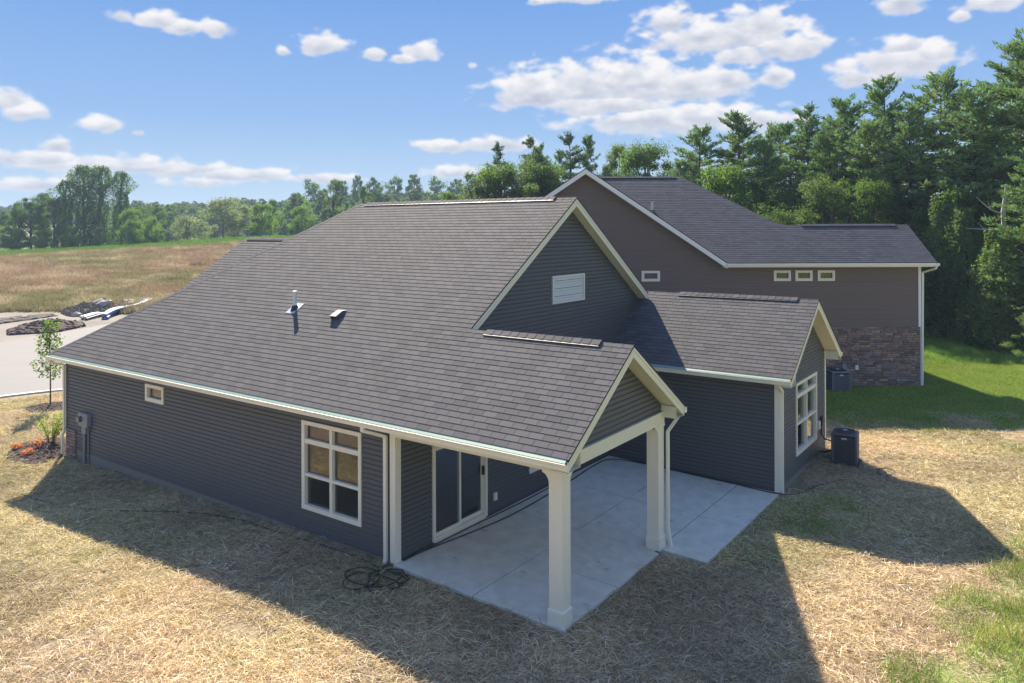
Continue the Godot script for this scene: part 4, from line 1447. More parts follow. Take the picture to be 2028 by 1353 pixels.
# white pine: whorls of limbs that carry flat plumes of needle tufts
func pine(sd: int, h: float, rad: float, low: float, dense: float, col: Color) -> Array:
	var r := RandomNumberGenerator.new()
	r.seed = sd
	var mb := MB.new()
	var tk := MB.new()
	var bark := Color(0.06, 0.05, 0.042)
	tk.tube([Vector3(0, -0.3, 0), Vector3(0.05, h * 0.4, 0), Vector3(-0.05, h * 0.75, 0.05), Vector3(0, h, 0)], [h * 0.014, h * 0.010, h * 0.005, 0.012], 8, bark)
	var n := int(h * (1.0 - low) * 10.5)
	for b in n:
		var t := pow((b + r.randf()) / n, 0.92)
		if r.randf() > dense:
			continue
		var y := h * lerpf(low, 0.985, t)
		var a := r.randf() * TAU
		var L := rad * (1.0 - pow(t, 2.4) * 0.86) * (r.randf_range(0.5, 1.0) + (0.25 if r.randf() < 0.15 else 0.0)) * (0.6 + 0.4 * sstep(0.0, 0.25, t))
		var rise := r.randf_range(-0.05, 0.25) + 0.75 * sstep(0.72, 1.0, t)
		var dir := Vector3(cos(a), rise, sin(a))
		var side := Vector3(-sin(a), 0, cos(a))
		var st := Vector3(0, y, 0)
		var tip := st + dir * L + Vector3(0, 0.10 * L * L / rad, 0)
		tk.tube([st, st + dir * L * 0.5, tip], [0.05 * (1.2 - t), 0.03, 0.008], 4, bark, false)
		var m := int(4 + L * 4.2)
		for k in m:
			var u := lerpf(0.2, 1.04, float(k) / m)
			var spread := L * 0.26 * sin(clampf(u, 0.0, 1.0) * PI * 0.8 + 0.25)
			var p0 := st.lerp(tip, u) + side * r.randf_range(-1.0, 1.0) * spread + Vector3(0, r.randf_range(-0.06, 0.16), 0)
			var lc := leafcol(col, r)
			for q in 9:
				var dn := (dir.normalized() * r.randf_range(0.1, 1.0) + side * r.randf_range(-0.9, 0.9) + Vector3(0, r.randf_range(-0.1, 0.6), 0)).normalized()
				var ln := r.randf_range(0.22, 0.48)
				var w := dn.cross(Vector3(r.randfn(), r.randfn(), r.randfn())).normalized() * 0.045
				var s0 := p0 + Vector3(r.randf_range(-0.16, 0.16), r.randf_range(-0.08, 0.08), r.randf_range(-0.16, 0.16))
				mb.quad(s0 - w * 0.5, s0 + dn * ln * 0.5 - w, s0 + dn * ln, s0 + dn * ln * 0.5 + w, lc)
	return [mb.mesh(), tk.mesh()]

# trunk wrapped in hanging vines: a ragged leafy column
func vined(sd: int, h: float, rad: float, count: int, ls: float, col: Color, head: float) -> Array:
	var r := RandomNumberGenerator.new()
	r.seed = sd
	var mb := MB.new()
	var tk := MB.new()
	var nn := noise(sd, 0.5, 3)
	tk.tube([Vector3(0, -0.3, 0), Vector3(0.1, h * 0.5, 0), Vector3(0, h * 0.95, 0.1)], [h * 0.022, h * 0.016, h * 0.006], 8, Color(0.07, 0.06, 0.05))
	for i in count:
		var t := r.randf()
		var a := r.randf() * TAU
		var y := h * t
		var w := rad * (0.72 + 0.9 * nn.get_noise_3d(cos(a) * 1.4, y * 0.45, sin(a) * 1.4)) * (1.0 - 0.45 * pow(t, 3.0) + 0.35 * pow(1.0 - t, 3.0))
		if head > 0.0 and t > 0.7:
			w *= 1.0 + head * sin((t - 0.7) / 0.3 * PI)
		var d := w * (1.0 - 0.35 * pow(r.randf(), 2.0))
		var p := Vector3(cos(a) * d, y + r.randf_range(-0.3, 0.3), sin(a) * d)
		var n := (Vector3(cos(a), 0.35, sin(a)) + Vector3(r.randfn(), r.randfn(), r.randfn()) * 0.55).normalized()
		leaf(mb, p, n, ls * r.randf_range(0.6, 1.3), leafcol(col, r), r)
	return [mb.mesh(), tk.mesh()]

var kinds := {}
func tree(called: String, kind: String, x: float, v: float, h: float, wide: float, turn: float, label: String, category: String, group: String) -> void:
	var k: Array = kinds[kind]
	var o := thing(called, label, category, V(x, hgt(x, v) - 0.05, v), group)
	var sy: float = h / k[2]
	var lean := Basis(Vector3(sin(turn * 7.0), 0, cos(turn * 5.0)).normalized(), 0.045 * sin(turn * 11.0 + x))
	o.transform.basis = lean * Basis(Vector3.UP, turn).scaled(Vector3(sy * wide, sy, sy * wide))
	part("trunk", k[0][1], M.bark, o)
	part("crown", k[0][0], k[1], o)

func build_trees() -> void:
	kinds.pine_a = [pine(501, 16.0, 4.9, 0.08, 0.95, Color(0.175, 0.270, 0.115)), M.needle, 16.0]
	kinds.pine_b = [pine(502, 16.0, 4.2, 0.12, 0.9, Color(0.160, 0.248, 0.115)), M.needle, 16.0]
	kinds.pine_c = [pine(503, 16.0, 5.4, 0.06, 0.9, Color(0.188, 0.285, 0.110)), M.needle, 16.0]
	kinds.pine_thin = [pine(504, 15.0, 2.7, 0.25, 0.5, Color(0.105, 0.165, 0.088)), M.needle, 15.0]
	kinds.pine_d = [pine(507, 16.0, 4.0, 0.10, 0.8, Color(0.170, 0.262, 0.118)), M.needle, 16.0]
	kinds.leafy_a = [broadleaf(511, 11.0, 3.6, 0.12, 60, 300, 0.105, Color(0.135, 0.222, 0.066)), M.leaf, 11.0]
	kinds.leafy_b = [broadleaf(512, 11.0, 3.0, 0.08, 54, 280, 0.10, Color(0.150, 0.225, 0.088)), M.leaf, 11.0]
	kinds.leafy_c = [broadleaf(513, 11.0, 4.4, 0.10, 62, 320, 0.12, Color(0.115, 0.200, 0.060)), M.leaf, 11.0]
	kinds.vine_a = [vined(521, 9.0, 1.5, 10000, 0.11, Color(0.135, 0.215, 0.080), 0.0), M.leaf, 9.0]
	kinds.vine_b = [vined(522, 16.0, 2.7, 11000, 0.2, Color(0.115, 0.190, 0.070), 0.9), M.leaf, 16.0]
	kinds.bush_a = [broadleaf(531, 6.0, 4.0, 0.02, 50, 260, 0.13, Color(0.185, 0.290, 0.075)), M.leaf, 6.0]
	kinds.bush_b = [broadleaf(532, 6.0, 4.6, 0.02, 54, 260, 0.13, Color(0.26, 0.31, 0.22)), M.leaf, 6.0]
	kinds.far_a = [broadleaf(541, 12.0, 4.8, 0.02, 60, 60, 0.34, Color(0.115, 0.195, 0.062)), M.leaf, 12.0]
	kinds.far_b = [broadleaf(542, 14.0, 3.6, 0.02, 56, 60, 0.32, Color(0.110, 0.185, 0.064)), M.leaf, 14.0]
	var behind := "trees of the wood behind the second house"
	var L := [
		["pine_tree", "pine_a", -12.4, 46.5, 14.2, 1.0, 0.3, "slim pine just right of the second house's main ridge, leftmost of the right-hand wood"],
		["pine_tree", "pine_b", -9.1, 46.4, 14.9, 1.1, 1.1, "rounded pine above the hip end of the second house's main roof"],
		["pine_tree", "pine_c", -8.3, 51.9, 14.2, 0.9, 2.0, "lower far pine set back between taller pines above the second house's hip"],
		["pine_tree", "pine_d", -4.4, 47.3, 14.8, 1.0, 2.9, "pine with ragged top above the second house's lower ridge"],
		["pine_tree", "pine_a", -1.6, 49.3, 15.3, 1.0, 3.7, "blue green pine with a flat top behind the middle of the lower ridge"],
		["pine_tree", "pine_d", 1.3, 46.5, 16.2, 1.0, 4.4, "upright pine whose top stands against the lower edge of the right-hand cloud"],
		["pine_tree", "pine_c", 4.5, 46.3, 16.1, 1.0, 5.0, "broad pine with wide level plumes right of the second house's roof end"],
		["pine_tree", "pine_d", 6.1, 54.8, 16.5, 1.0, 0.8, "narrow pine set back between the broad pine and the tallest pines"],
		["pine_tree", "pine_a", 9.2, 45.0, 17.6, 1.05, 1.6, "very tall pine at the right edge with its top near the cloud"],
		["pine_tree", "pine_c", 12.4, 46.1, 18.8, 1.05, 2.4, "tallest pine, cut by the right edge of the view"],
		["pine_tree", "pine_d", -10.6, 48.6, 13.6, 1.0, 0.6, "pine in second row between the slim pine and the rounded pine above the hip"],
		["pine_tree", "pine_b", -6.2, 49.5, 14.0, 1.1, 1.7, "second row pine left of the ragged topped pine"],
		["pine_tree", "pine_c", -3.0, 50.5, 14.2, 1.0, 2.8, "second row pine between the ragged topped and the flat topped pine"],
		["pine_tree", "pine_b", 0.2, 50.0, 14.6, 1.0, 3.9, "second row pine just left of the cloud topping pine"],
		["pine_tree", "pine_d", 3.0, 49.5, 15.2, 1.0, 4.6, "second row pine between the cloud topping pine and the broad pine"],
		["pine_tree", "pine_c", 8.0, 50.5, 16.4, 1.0, 5.3, "second row pine left of the very tall pine at the right edge"],
		["pine_tree", "pine_b", -12.8, 43.6, 11.6, 0.9, 4.0, "low pine in front of the slim pine, next to the main ridge's right end"],
		["pine_tree", "pine_c", -6.6, 44.8, 12.4, 0.9, 5.5, "shorter full pine between the lime leafy tree and the ragged pine"],
		["pine_tree", "pine_a", -2.6, 44.5, 12.6, 0.9, 0.9, "shorter pine half hidden behind the pale green leafy tree"],
		["pine_tree", "pine_c", 0.2, 43.6, 12.8, 0.95, 1.9, "full pine with soft layers left of the cloud topping pine"],
		["pine_tree", "pine_d", 3.0, 43.2, 13.6, 1.0, 2.6, "pine with drooping layers right of the cloud topping pine"],
		["pine_tree", "pine_a", 6.8, 43.0, 14.2, 0.95, 3.6, "pine filling the gap left of the tallest pines, above the vine wrapped trunks"],
		["leafy_tree", "leafy_a", -8.3, 39.8, 11.0, 0.85, 0.4, "bright lime green leafy tree at the foot of the second house's hip"],
		["leafy_tree", "leafy_b", -3.0, 36.4, 7.8, 0.8, 1.4, "low leafy tree behind the second house's lower ridge vent"],
		["leafy_tree", "leafy_b", -0.9, 38.9, 9.9, 0.85, 2.2, "tall pale green leafy tree standing in front of the pines, middle of the wood"],
		["leafy_tree", "leafy_a", 1.8, 39.7, 9.2, 0.75, 3.1, "yellow green leafy tree just left of the second house's roof end"],
		["leafy_tree", "leafy_c", -3.8, 35.0, 7.4, 0.8, 4.2, "dark rounded leafy tree where the hip meets the lower ridge"],
		["leafy_tree", "leafy_c", 3.4, 41.4, 7.4, 0.9, 5.1, "dark leafy tree hidden half behind the right roof end of the second house"],
		["vine_covered_tree", "vine_a", 5.2, 38.6, 8.1, 1.0, 0.0, "dark trunk wrapped in hanging vines beside the second house's corner"],
		["vine_covered_tree", "vine_a", 6.6, 38.0, 7.2, 1.15, 1.3, "second vine wrapped trunk right of the house corner, in deep shade"],
		["vine_covered_tree", "vine_a", 8.0, 35.6, 6.2, 1.3, 2.6, "shorter vine wrapped trunk above the grass slope at right"],
		["pine_tree", "pine_c", 9.6, 35.6, 10.6, 0.85, 3.2, "near pine with light layered boughs at the right edge above the lawn"],
		["leafy_shrub", "leafy_b", 9.9, 30.2, 3.0, 1.5, 0.9, "bright leafy shrub at the right edge where lawn meets wood"],
		["leafy_tree", "leafy_a", 7.4, 41.5, 8.5, 0.9, 0.5, "leafy tree filling the gap behind the vine wrapped trunks"],
		["leafy_tree", "leafy_c", 12.5, 37.0, 9.0, 1.0, 1.5, "leafy tree at the far right behind the near pine"],
		["pine_tree", "pine_b", -15.0, 52.0, 12.5, 0.9, 0.2, "small pine seen just past the end of the second house's ridge vent"],
		["leafy_tree", "leafy_c", -5.8, 43.0, 9.0, 1.0, 2.0, "dark green leafy tree between the lime tree and the ragged pine"],
	]
	for q in L:
		tree(q[0], q[1], q[2], q[3], q[4], q[5], q[6], q[7], "shrub" if q[0] == "leafy_shrub" else "tree", behind if q[0] != "leafy_shrub" else "")
	var grove := "trees left of the second house's gable"
	L = [
		["leafy_tree", "leafy_b", -34.1, 45.7, 12.9, 0.95, 0.0, "leftmost leafy tree of the grove above the grey house's ridge, open to the sky"],
		["pine_tree", "pine_thin", -33.2, 48.5, 14.8, 0.9, 0.7, "dark thin pine rising from the left part of the grove"],
		["pine_tree", "pine_thin", -31.6, 51.9, 15.6, 1.0, 1.4, "sparse pine with separate tufts, tallest in the middle of the grove"],
		["pine_tree", "pine_b", -30.6, 55.2, 14.3, 0.7, 2.1, "short dark pine in the dip between the tall grove pines"],
		["pine_tree", "pine_thin", -27.9, 52.6, 15.6, 1.2, 2.8, "left one of the twin pines just left of the second house's gable peak"],
		["pine_tree", "pine_b", -26.5, 53.6, 15.4, 0.65, 3.5, "right one of the twin pines just left of the second house's gable peak"],
		["leafy_tree", "leafy_b", -26.3, 58.7, 16.0, 0.5, 4.2, "slender wispy light tree just right of the second house's gable peak"],
		["leafy_tree", "leafy_a", -20.7, 55.3, 14.8, 0.8, 4.9, "round bright green tree above the second house's main ridge"],
		["leafy_tree", "leafy_a", -23.4, 51.9, 12.2, 0.75, 5.6, "lower green tree between the wispy tree and the round bright tree"],
		["leafy_tree", "leafy_a", -31.5, 45.9, 13.0, 0.9, 0.4, "bright lower leafy tree in front of the grove pines"],
		["leafy_tree", "leafy_b", -28.6, 47.5, 13.4, 1.0, 1.4, "yellow green leafy tree just left of the second house's left rake"],
		["leafy_tree", "leafy_a", -30.2, 50.5, 13.6, 0.9, 3.0, "mid green leafy tree filling the grove between the sparse pine and the twin pines"],
		["pine_tree", "pine_d", -29.2, 50.0, 14.4, 0.7, 4.0, "dense dark pine in the middle of the grove, right of the sparse pine"],
		["leafy_tree", "leafy_c", -25.9, 49.0, 11.4, 0.8, 2.4, "dark leafy tree partly behind the second house's gable peak"],
	]
	for q in L:
		tree(q[0], q[1], q[2], q[3], q[4], q[5], q[6], q[7], "tree", grove)
	var crest := "trees and bushes along the crest of the field"
	L = [
		["leafy_tree", "leafy_b", -60.5, 11.4, 9.6, 0.6, 0.0, "sparse tree cut by the left edge with only its twigs showing"],
		["leafy_tree", "leafy_c", -176.5, 57.5, 9.6, 1.0, 1.0, "green tree at the left edge below the far hill"],
		["leafy_tree", "leafy_a", -166.5, 58.3, 8.6, 1.2, 2.0, "low bushy tree left of the vine covered clump"],
		["vine_covered_tree", "vine_b", -168.3, 63.7, 12.6, 0.8, 0.4, "short vine covered trunk, leftmost of the clump on the field crest"],
		["vine_covered_tree", "vine_b", -165.0, 66.4, 15.2, 0.9, 1.2, "vine covered trunk left of the two tallest on the field crest"],
		["vine_covered_tree", "vine_b", -164.3, 70.4, 18.4, 0.85, 2.0, "left one of the two tallest vine covered trunks on the field crest"],
		["vine_covered_tree", "vine_b", -164.1, 73.2, 18.5, 0.8, 2.8, "right one of the two tallest vine covered trunks on the field crest"],
		["vine_covered_tree", "vine_b", -162.0, 77.4, 17.2, 0.75, 3.6, "separate vine covered trunk with open round head, rightmost of the clump"],
		["leafy_tree", "leafy_a", -161.4, 63.0, 11.5, 0.8, 4.4, "bright green tree in front of the left vine covered trunks"],
		["leafy_bush", "bush_a", -147.8, 72.6, 8.4, 0.6, 5.2, "bright green bush below the open headed vine covered trunk"],
		["leafy_bush", "bush_a", -143.0, 70.6, 5.6, 0.6, 0.4, "small dark bush right in front of the vine covered clump"],
		["leafy_tree", "leafy_c", -163.7, 85.8, 10.4, 0.8, 1.2, "small dark tree just right of the vine covered clump"],
		["leafy_bush", "bush_a", -163.0, 55.5, 5.6, 0.8, 0.9, "broad dark green bush at the left end of the field crest"],
		["leafy_bush", "bush_a", -159.0, 59.5, 4.6, 0.75, 1.9, "bright green bush under the leftmost vine covered trunk"],
		["leafy_bush", "bush_a", -156.5, 64.5, 4.8, 0.75, 2.9, "dark bush at the foot of the two tallest vine covered trunks"],
		["leafy_bush", "bush_a", -151.5, 67.5, 4.6, 0.7, 3.9, "low rounded bush between the two tallest and the open headed trunk"],
		["leafy_tree", "leafy_c", -166.0, 60.5, 12.0, 0.9, 4.9, "dark green tree left behind the vine covered clump"],
		["leafy_bush", "bush_a", -149.0, 77.5, 6.6, 0.7, 5.9, "yellow green bush right of the open headed trunk"],
		["leafy_bush", "bush_b", -153.0, 88.0, 6.4, 0.9, 2.0, "pale bush between the clump and the large silvery bush"],
		["silvery_bush", "bush_b", -136.7, 86.6, 9.2, 0.95, 2.8, "large round silvery green bush on the field crest"],
		["leafy_bush", "bush_a", -128.6, 90.4, 8.0, 0.65, 3.6, "yellow green bush right of the silvery bush"],
		["leafy_tree", "leafy_a", -140.9, 102.2, 9.8, 0.6, 4.4, "lime tree standing behind the yellow green bush"],
		["leafy_bush", "bush_a", -134.4, 106.0, 7.8, 0.7, 5.2, "grey green bush by the roof edge of the grey house's front gable"],
		["leafy_tree", "leafy_b", -106.4, 90.8, 12.6, 0.6, 0.6, "lime green tree rising behind the hip of the grey house"],
		["leafy_tree", "leafy_b", -101.5, 95.0, 11.2, 0.5, 1.6, "small lime tree right beside the taller lime tree behind the hip"],
	]
	for q in L:
		tree(q[0], q[1], q[2], q[3], q[4], q[5], q[6], q[7], "bush" if "bush" in q[0] else "tree", crest)
	var ridge := "tall dark trees on the skyline left of the grove"
	L = [
		["skyline_tree", "far_a", -228.2, 186.9, 22.0, 0.75, 0.0, "broad crowned dark tree on the skyline, widest of the row"],
		["skyline_tree", "far_b", -219.0, 193.0, 21.0, 0.7, 1.0, "narrow dark tree on the skyline just right of the broad crowned one"],
		["skyline_tree", "far_b", -214.5, 197.6, 22.6, 0.6, 2.0, "tallest pointed tree on the skyline above the grey house's hip"],
		["skyline_tree", "far_b", -209.0, 201.0, 21.4, 0.8, 3.0, "dark skyline tree left of the start of the grey house's ridge"],
		["skyline_tree", "far_a", -205.0, 209.0, 21.0, 0.7, 4.0, "rounded skyline tree above the left end of the grey house's ridge"],
		["skyline_tree", "far_b", -199.0, 214.0, 21.8, 0.8, 5.0, "upright skyline tree above the ridge, a third of the way along"],
		["skyline_tree", "far_a", -193.0, 220.0, 20.5, 0.7, 0.5, "skyline tree with forked top above the grey house's ridge"],
		["skyline_tree", "far_b", -187.0, 226.0, 20.0, 0.9, 1.5, "low skyline tree left of where the grove begins"],
	]
	for q in L:
		tree(q[0], q[1], q[2], q[3], q[4], q[5], q[6], q[7], "tree", ridge)
	# bare bleached trunk between the vines
	var dt := thing("dead_tree", "bleached dead trunk with bare broken limbs among the vines at right", "tree", V(8.3, hgt(8.3, 36.6), 36.6), "")
	var grey := Color(0.42, 0.39, 0.36)
	var db := MB.new()
	db.tube([Vector3(0, -0.2, 0), Vector3(0.1, 3.5, 0), Vector3(0.0, 7.2, 0.1), Vector3(0.15, 8.6, 0.1)], [0.17, 0.15, 0.11, 0.05], 8, grey)
	part("trunk", db, M.bark, dt)
	for q in [[7.6, 0.3, 1.7, 0.5], [7.0, 2.6, 1.4, 0.9], [8.1, -0.6, 1.1, 0.2], [6.2, 3.4, 1.9, 0.1], [5.4, 0.9, 1.3, -0.3]]:
		db = MB.new()
		var d0 := Vector3(cos(q[1]), 0, sin(q[1]))
		var s0 := Vector3(0.05, q[0], 0.05)
		db.tube([s0, s0 + d0 * q[2] * 0.5 + Vector3(0, q[3] * 0.3, 0), s0 + d0 * q[2] + Vector3(0, q[3], 0)], [0.05, 0.035, 0.012], 6, grey)
		db.tube([s0 + d0 * q[2] * 0.5 + Vector3(0, q[3] * 0.3, 0), s0 + d0 * q[2] * 0.8 + Vector3(0.25, q[3] * 0.4 + 0.35, 0.1)], [0.022, 0.008], 5, grey)
		part("limb", db, M.bark, dt)
	# woods that read as one mass
	var r := RandomNumberGenerator.new()
	r.seed = 606
	var sets := [[[], []], [[], []]]
	for i in 8200:
		var d := r.randf_range(225.0, 560.0)
		var l := r.randf_range(-0.85 * d, 0.95 * d)
		if l / d < -0.52 and d < 420.0:
			continue
		if l / d > -0.44 and l / d < -0.30 and d < 300.0:
			continue
		var x := 10.66 + 0.812 * l - 0.584 * d
		var v := -10.84 + 0.584 * l + 0.812 * d
		var k := r.randi() % 2
		var s := r.randf_range(0.6, 0.98)
		sets[k][0].append(Transform3D(Basis(Vector3.UP, r.randf() * TAU).scaled(Vector3(s * 1.1, s * r.randf_range(0.8, 1.15), s * 1.1)), V(x, hgt(x, v) - 0.6, v)))
		var f := r.randf_range(0.7, 1.35)
		sets[k][1].append(Color(f * r.randf_range(0.9, 1.15), f, f))
	copies("far_wood", kinds.far_a[0][0], M.leaf, sets[0][0], sets[0][1], "wooded hills in the distance beyond the field", "wood")
	copies("far_wood", kinds.far_b[0][0], M.leaf, sets[1][0], sets[1][1], "wooded hills in the distance beyond the field", "wood")
	# undergrowth below the near wood
	var xf := []
	var cs := []
	for i in 420:
		var d := r.randf_range(46.0, 62.0)
		var l := r.randf_range(2.0, 42.0)
		var x := 10.66 + 0.812 * l - 0.584 * d
		var v := -10.84 + 0.584 * l + 0.812 * d
		var s := r.randf_range(0.18, 0.6)
		xf.append(Transform3D(Basis(Vector3.UP, r.randf() * TAU).scaled(Vector3(s, s * r.randf_range(0.7, 1.3), s)), V(x, hgt(x, v) - 0.15, v)))
		var f := r.randf_range(0.45, 1.0)
		cs.append(Color(f, f, f))
	copies("undergrowth", kinds.leafy_c[0][0], M.leaf, xf, cs, "dense undergrowth filling the wood behind the second house", "undergrowth")

func build_plants() -> void:
	# sapling by the street
	var x := -21.5
	var v := 2.8
	var y := hgt(x, v)
	var r := RandomNumberGenerator.new()
	r.seed = 71
	var ring := []
	for i in 14:
		var a := TAU * i / 14.0
		ring.append(Vector2(x + cos(a) * r.randf_range(0.85, 1.05), v + sin(a) * r.randf_range(0.85, 1.05)))
	single("mulch_ring", heap(ring, 0.10, 61, 0.04, Color(0.062, 0.036, 0.031), 0.7), M.mulch, "round bed of dark mulch at the foot of the sapling", "mulch bed")
	var sp := thing("sapling", "slender young tree with small leaves beside the street", "tree", V(x, y, v))
	var tk := MB.new()
	tk.tube([Vector3(0, -0.1, 0), Vector3(0.02, 1.2, 0), Vector3(-0.02, 2.4, 0.02), Vector3(0.0, 3.45, 0)], [0.035, 0.028, 0.018, 0.006], 8, Color(0.16, 0.13, 0.10))
	var cr := MB.new()
	for i in 26:
		var t := i / 26.0
		var a := i * 2.4
		var st := Vector3(0, lerpf(1.05, 3.3, t), 0)
		var ln := lerpf(0.62, 0.22, t) * r.randf_range(0.8, 1.15)
		var tip := st + Vector3(cos(a) * ln, ln * 0.75, sin(a) * ln)
		tk.tube([st, st.lerp(tip, 0.5) + Vector3(0, -0.02, 0), tip], [0.010, 0.007, 0.003], 5, Color(0.16, 0.13, 0.10))
		for k in 36:
			var p := st.lerp(tip, r.randf_range(0.25, 1.05)) + Vector3(r.randfn(), r.randfn(), r.randfn()) * 0.08
			leaf(cr, p, Vector3(r.randfn(), r.randfn() + 0.8, r.randfn()).normalized(), r.randf_range(0.05, 0.085), leafcol(Color(0.16, 0.25, 0.08), r), r)
	part("trunk", tk, M.bark, sp)
	part("crown", cr, M.leaf, sp)
	# planted bed at the house corner
	single("mulch_bed", heap([Vector2(-14.5, -1.25), Vector2(-13.55, -1.0), Vector2(-13.65, -0.1), Vector2(-14.0, 0.9), Vector2(-15.3, 1.1), Vector2(-16.3, 0.6), Vector2(-16.45, -0.1), Vector2(-16.0, -0.65), Vector2(-15.4, -1.1)], 0.13, 63, 0.045, Color(0.062, 0.034, 0.031), 0.7), M.mulch, "dark mulch bed curving round the far corner of the grey house", "mulch bed")
	x = -15.2
	v = 0.15
	var sb := thing("shrub", "small light green shrub in the mulch bed at the house corner", "shrub", V(x, hgt(x, v) + 0.08, v))
	tk = MB.new()
	cr = MB.new()
	for i in 16:
		var a := r.randf() * TAU
		var le := r.randf_range(0.15, 0.5)
		var tip := Vector3(cos(a) * le, r.randf_range(0.55, 1.05), sin(a) * le)
		tk.tube([Vector3(cos(a) * 0.05, -0.05, sin(a) * 0.05), tip * 0.5 + Vector3(0, 0.06, 0), tip], [0.010, 0.007, 0.003], 5, Color(0.14, 0.10, 0.07))
		for k in 34:
			var p := (tip * r.randf_range(0.4, 1.08)) + Vector3(r.randfn(), r.randfn(), r.randfn()) * 0.06
			leaf(cr, p, Vector3(r.randfn(), r.randfn() + 0.8, r.randfn()).normalized(), r.randf_range(0.03, 0.06), leafcol(Color(0.27, 0.38, 0.09), r), r)
	part("stems", tk, M.bark, sb)
	part("leaves", cr, M.leaf, sb)
	var fl := [[-15.45, -0.15, 0.26, "orange leaved plant nearest the middle of the mulch bed"], [-15.75, -0.62, 0.2, "orange leaved plant at the outer left rim of the mulch bed"], [-14.75, -0.72, 0.22, "orange leaved plant at the front rim of the mulch bed"], [-14.35, 0.75, 0.22, "orange leaved plant behind the shrub by the house corner"]]
	for q in fl:
		var o := thing("orange_plant", q[3], "plant", V(q[0], hgt(q[0], q[1]) + 0.08, q[1]), "orange plants in the corner mulch bed")
		var mb := MB.new()
		var stm := MB.new()
		for i in 9:
			var a := r.randf() * TAU
			stm.tube([Vector3(0, -0.02, 0), Vector3(cos(a) * q[2] * 0.5, q[2] * 0.5, sin(a) * q[2] * 0.5)], 0.004, 4)
		for i in 130:
			var p := Vector3(r.randfn(), absf(r.randfn()), r.randfn())
			p = p.normalized() * q[2] * pow(r.randf(), 0.5)
			p.y *= 0.6
			leaf(mb, p + Vector3(0, 0.05, 0), (p + Vector3(r.randfn(), r.randfn() + 1.0, r.randfn()) * 0.1).normalized(), r.randf_range(0.03, 0.055), leafcol(Color(0.60, 0.24, 0.15), r), r)
		part("stems", stm, M.bark, o)
		part("leaves", mb, M.leaf, o)

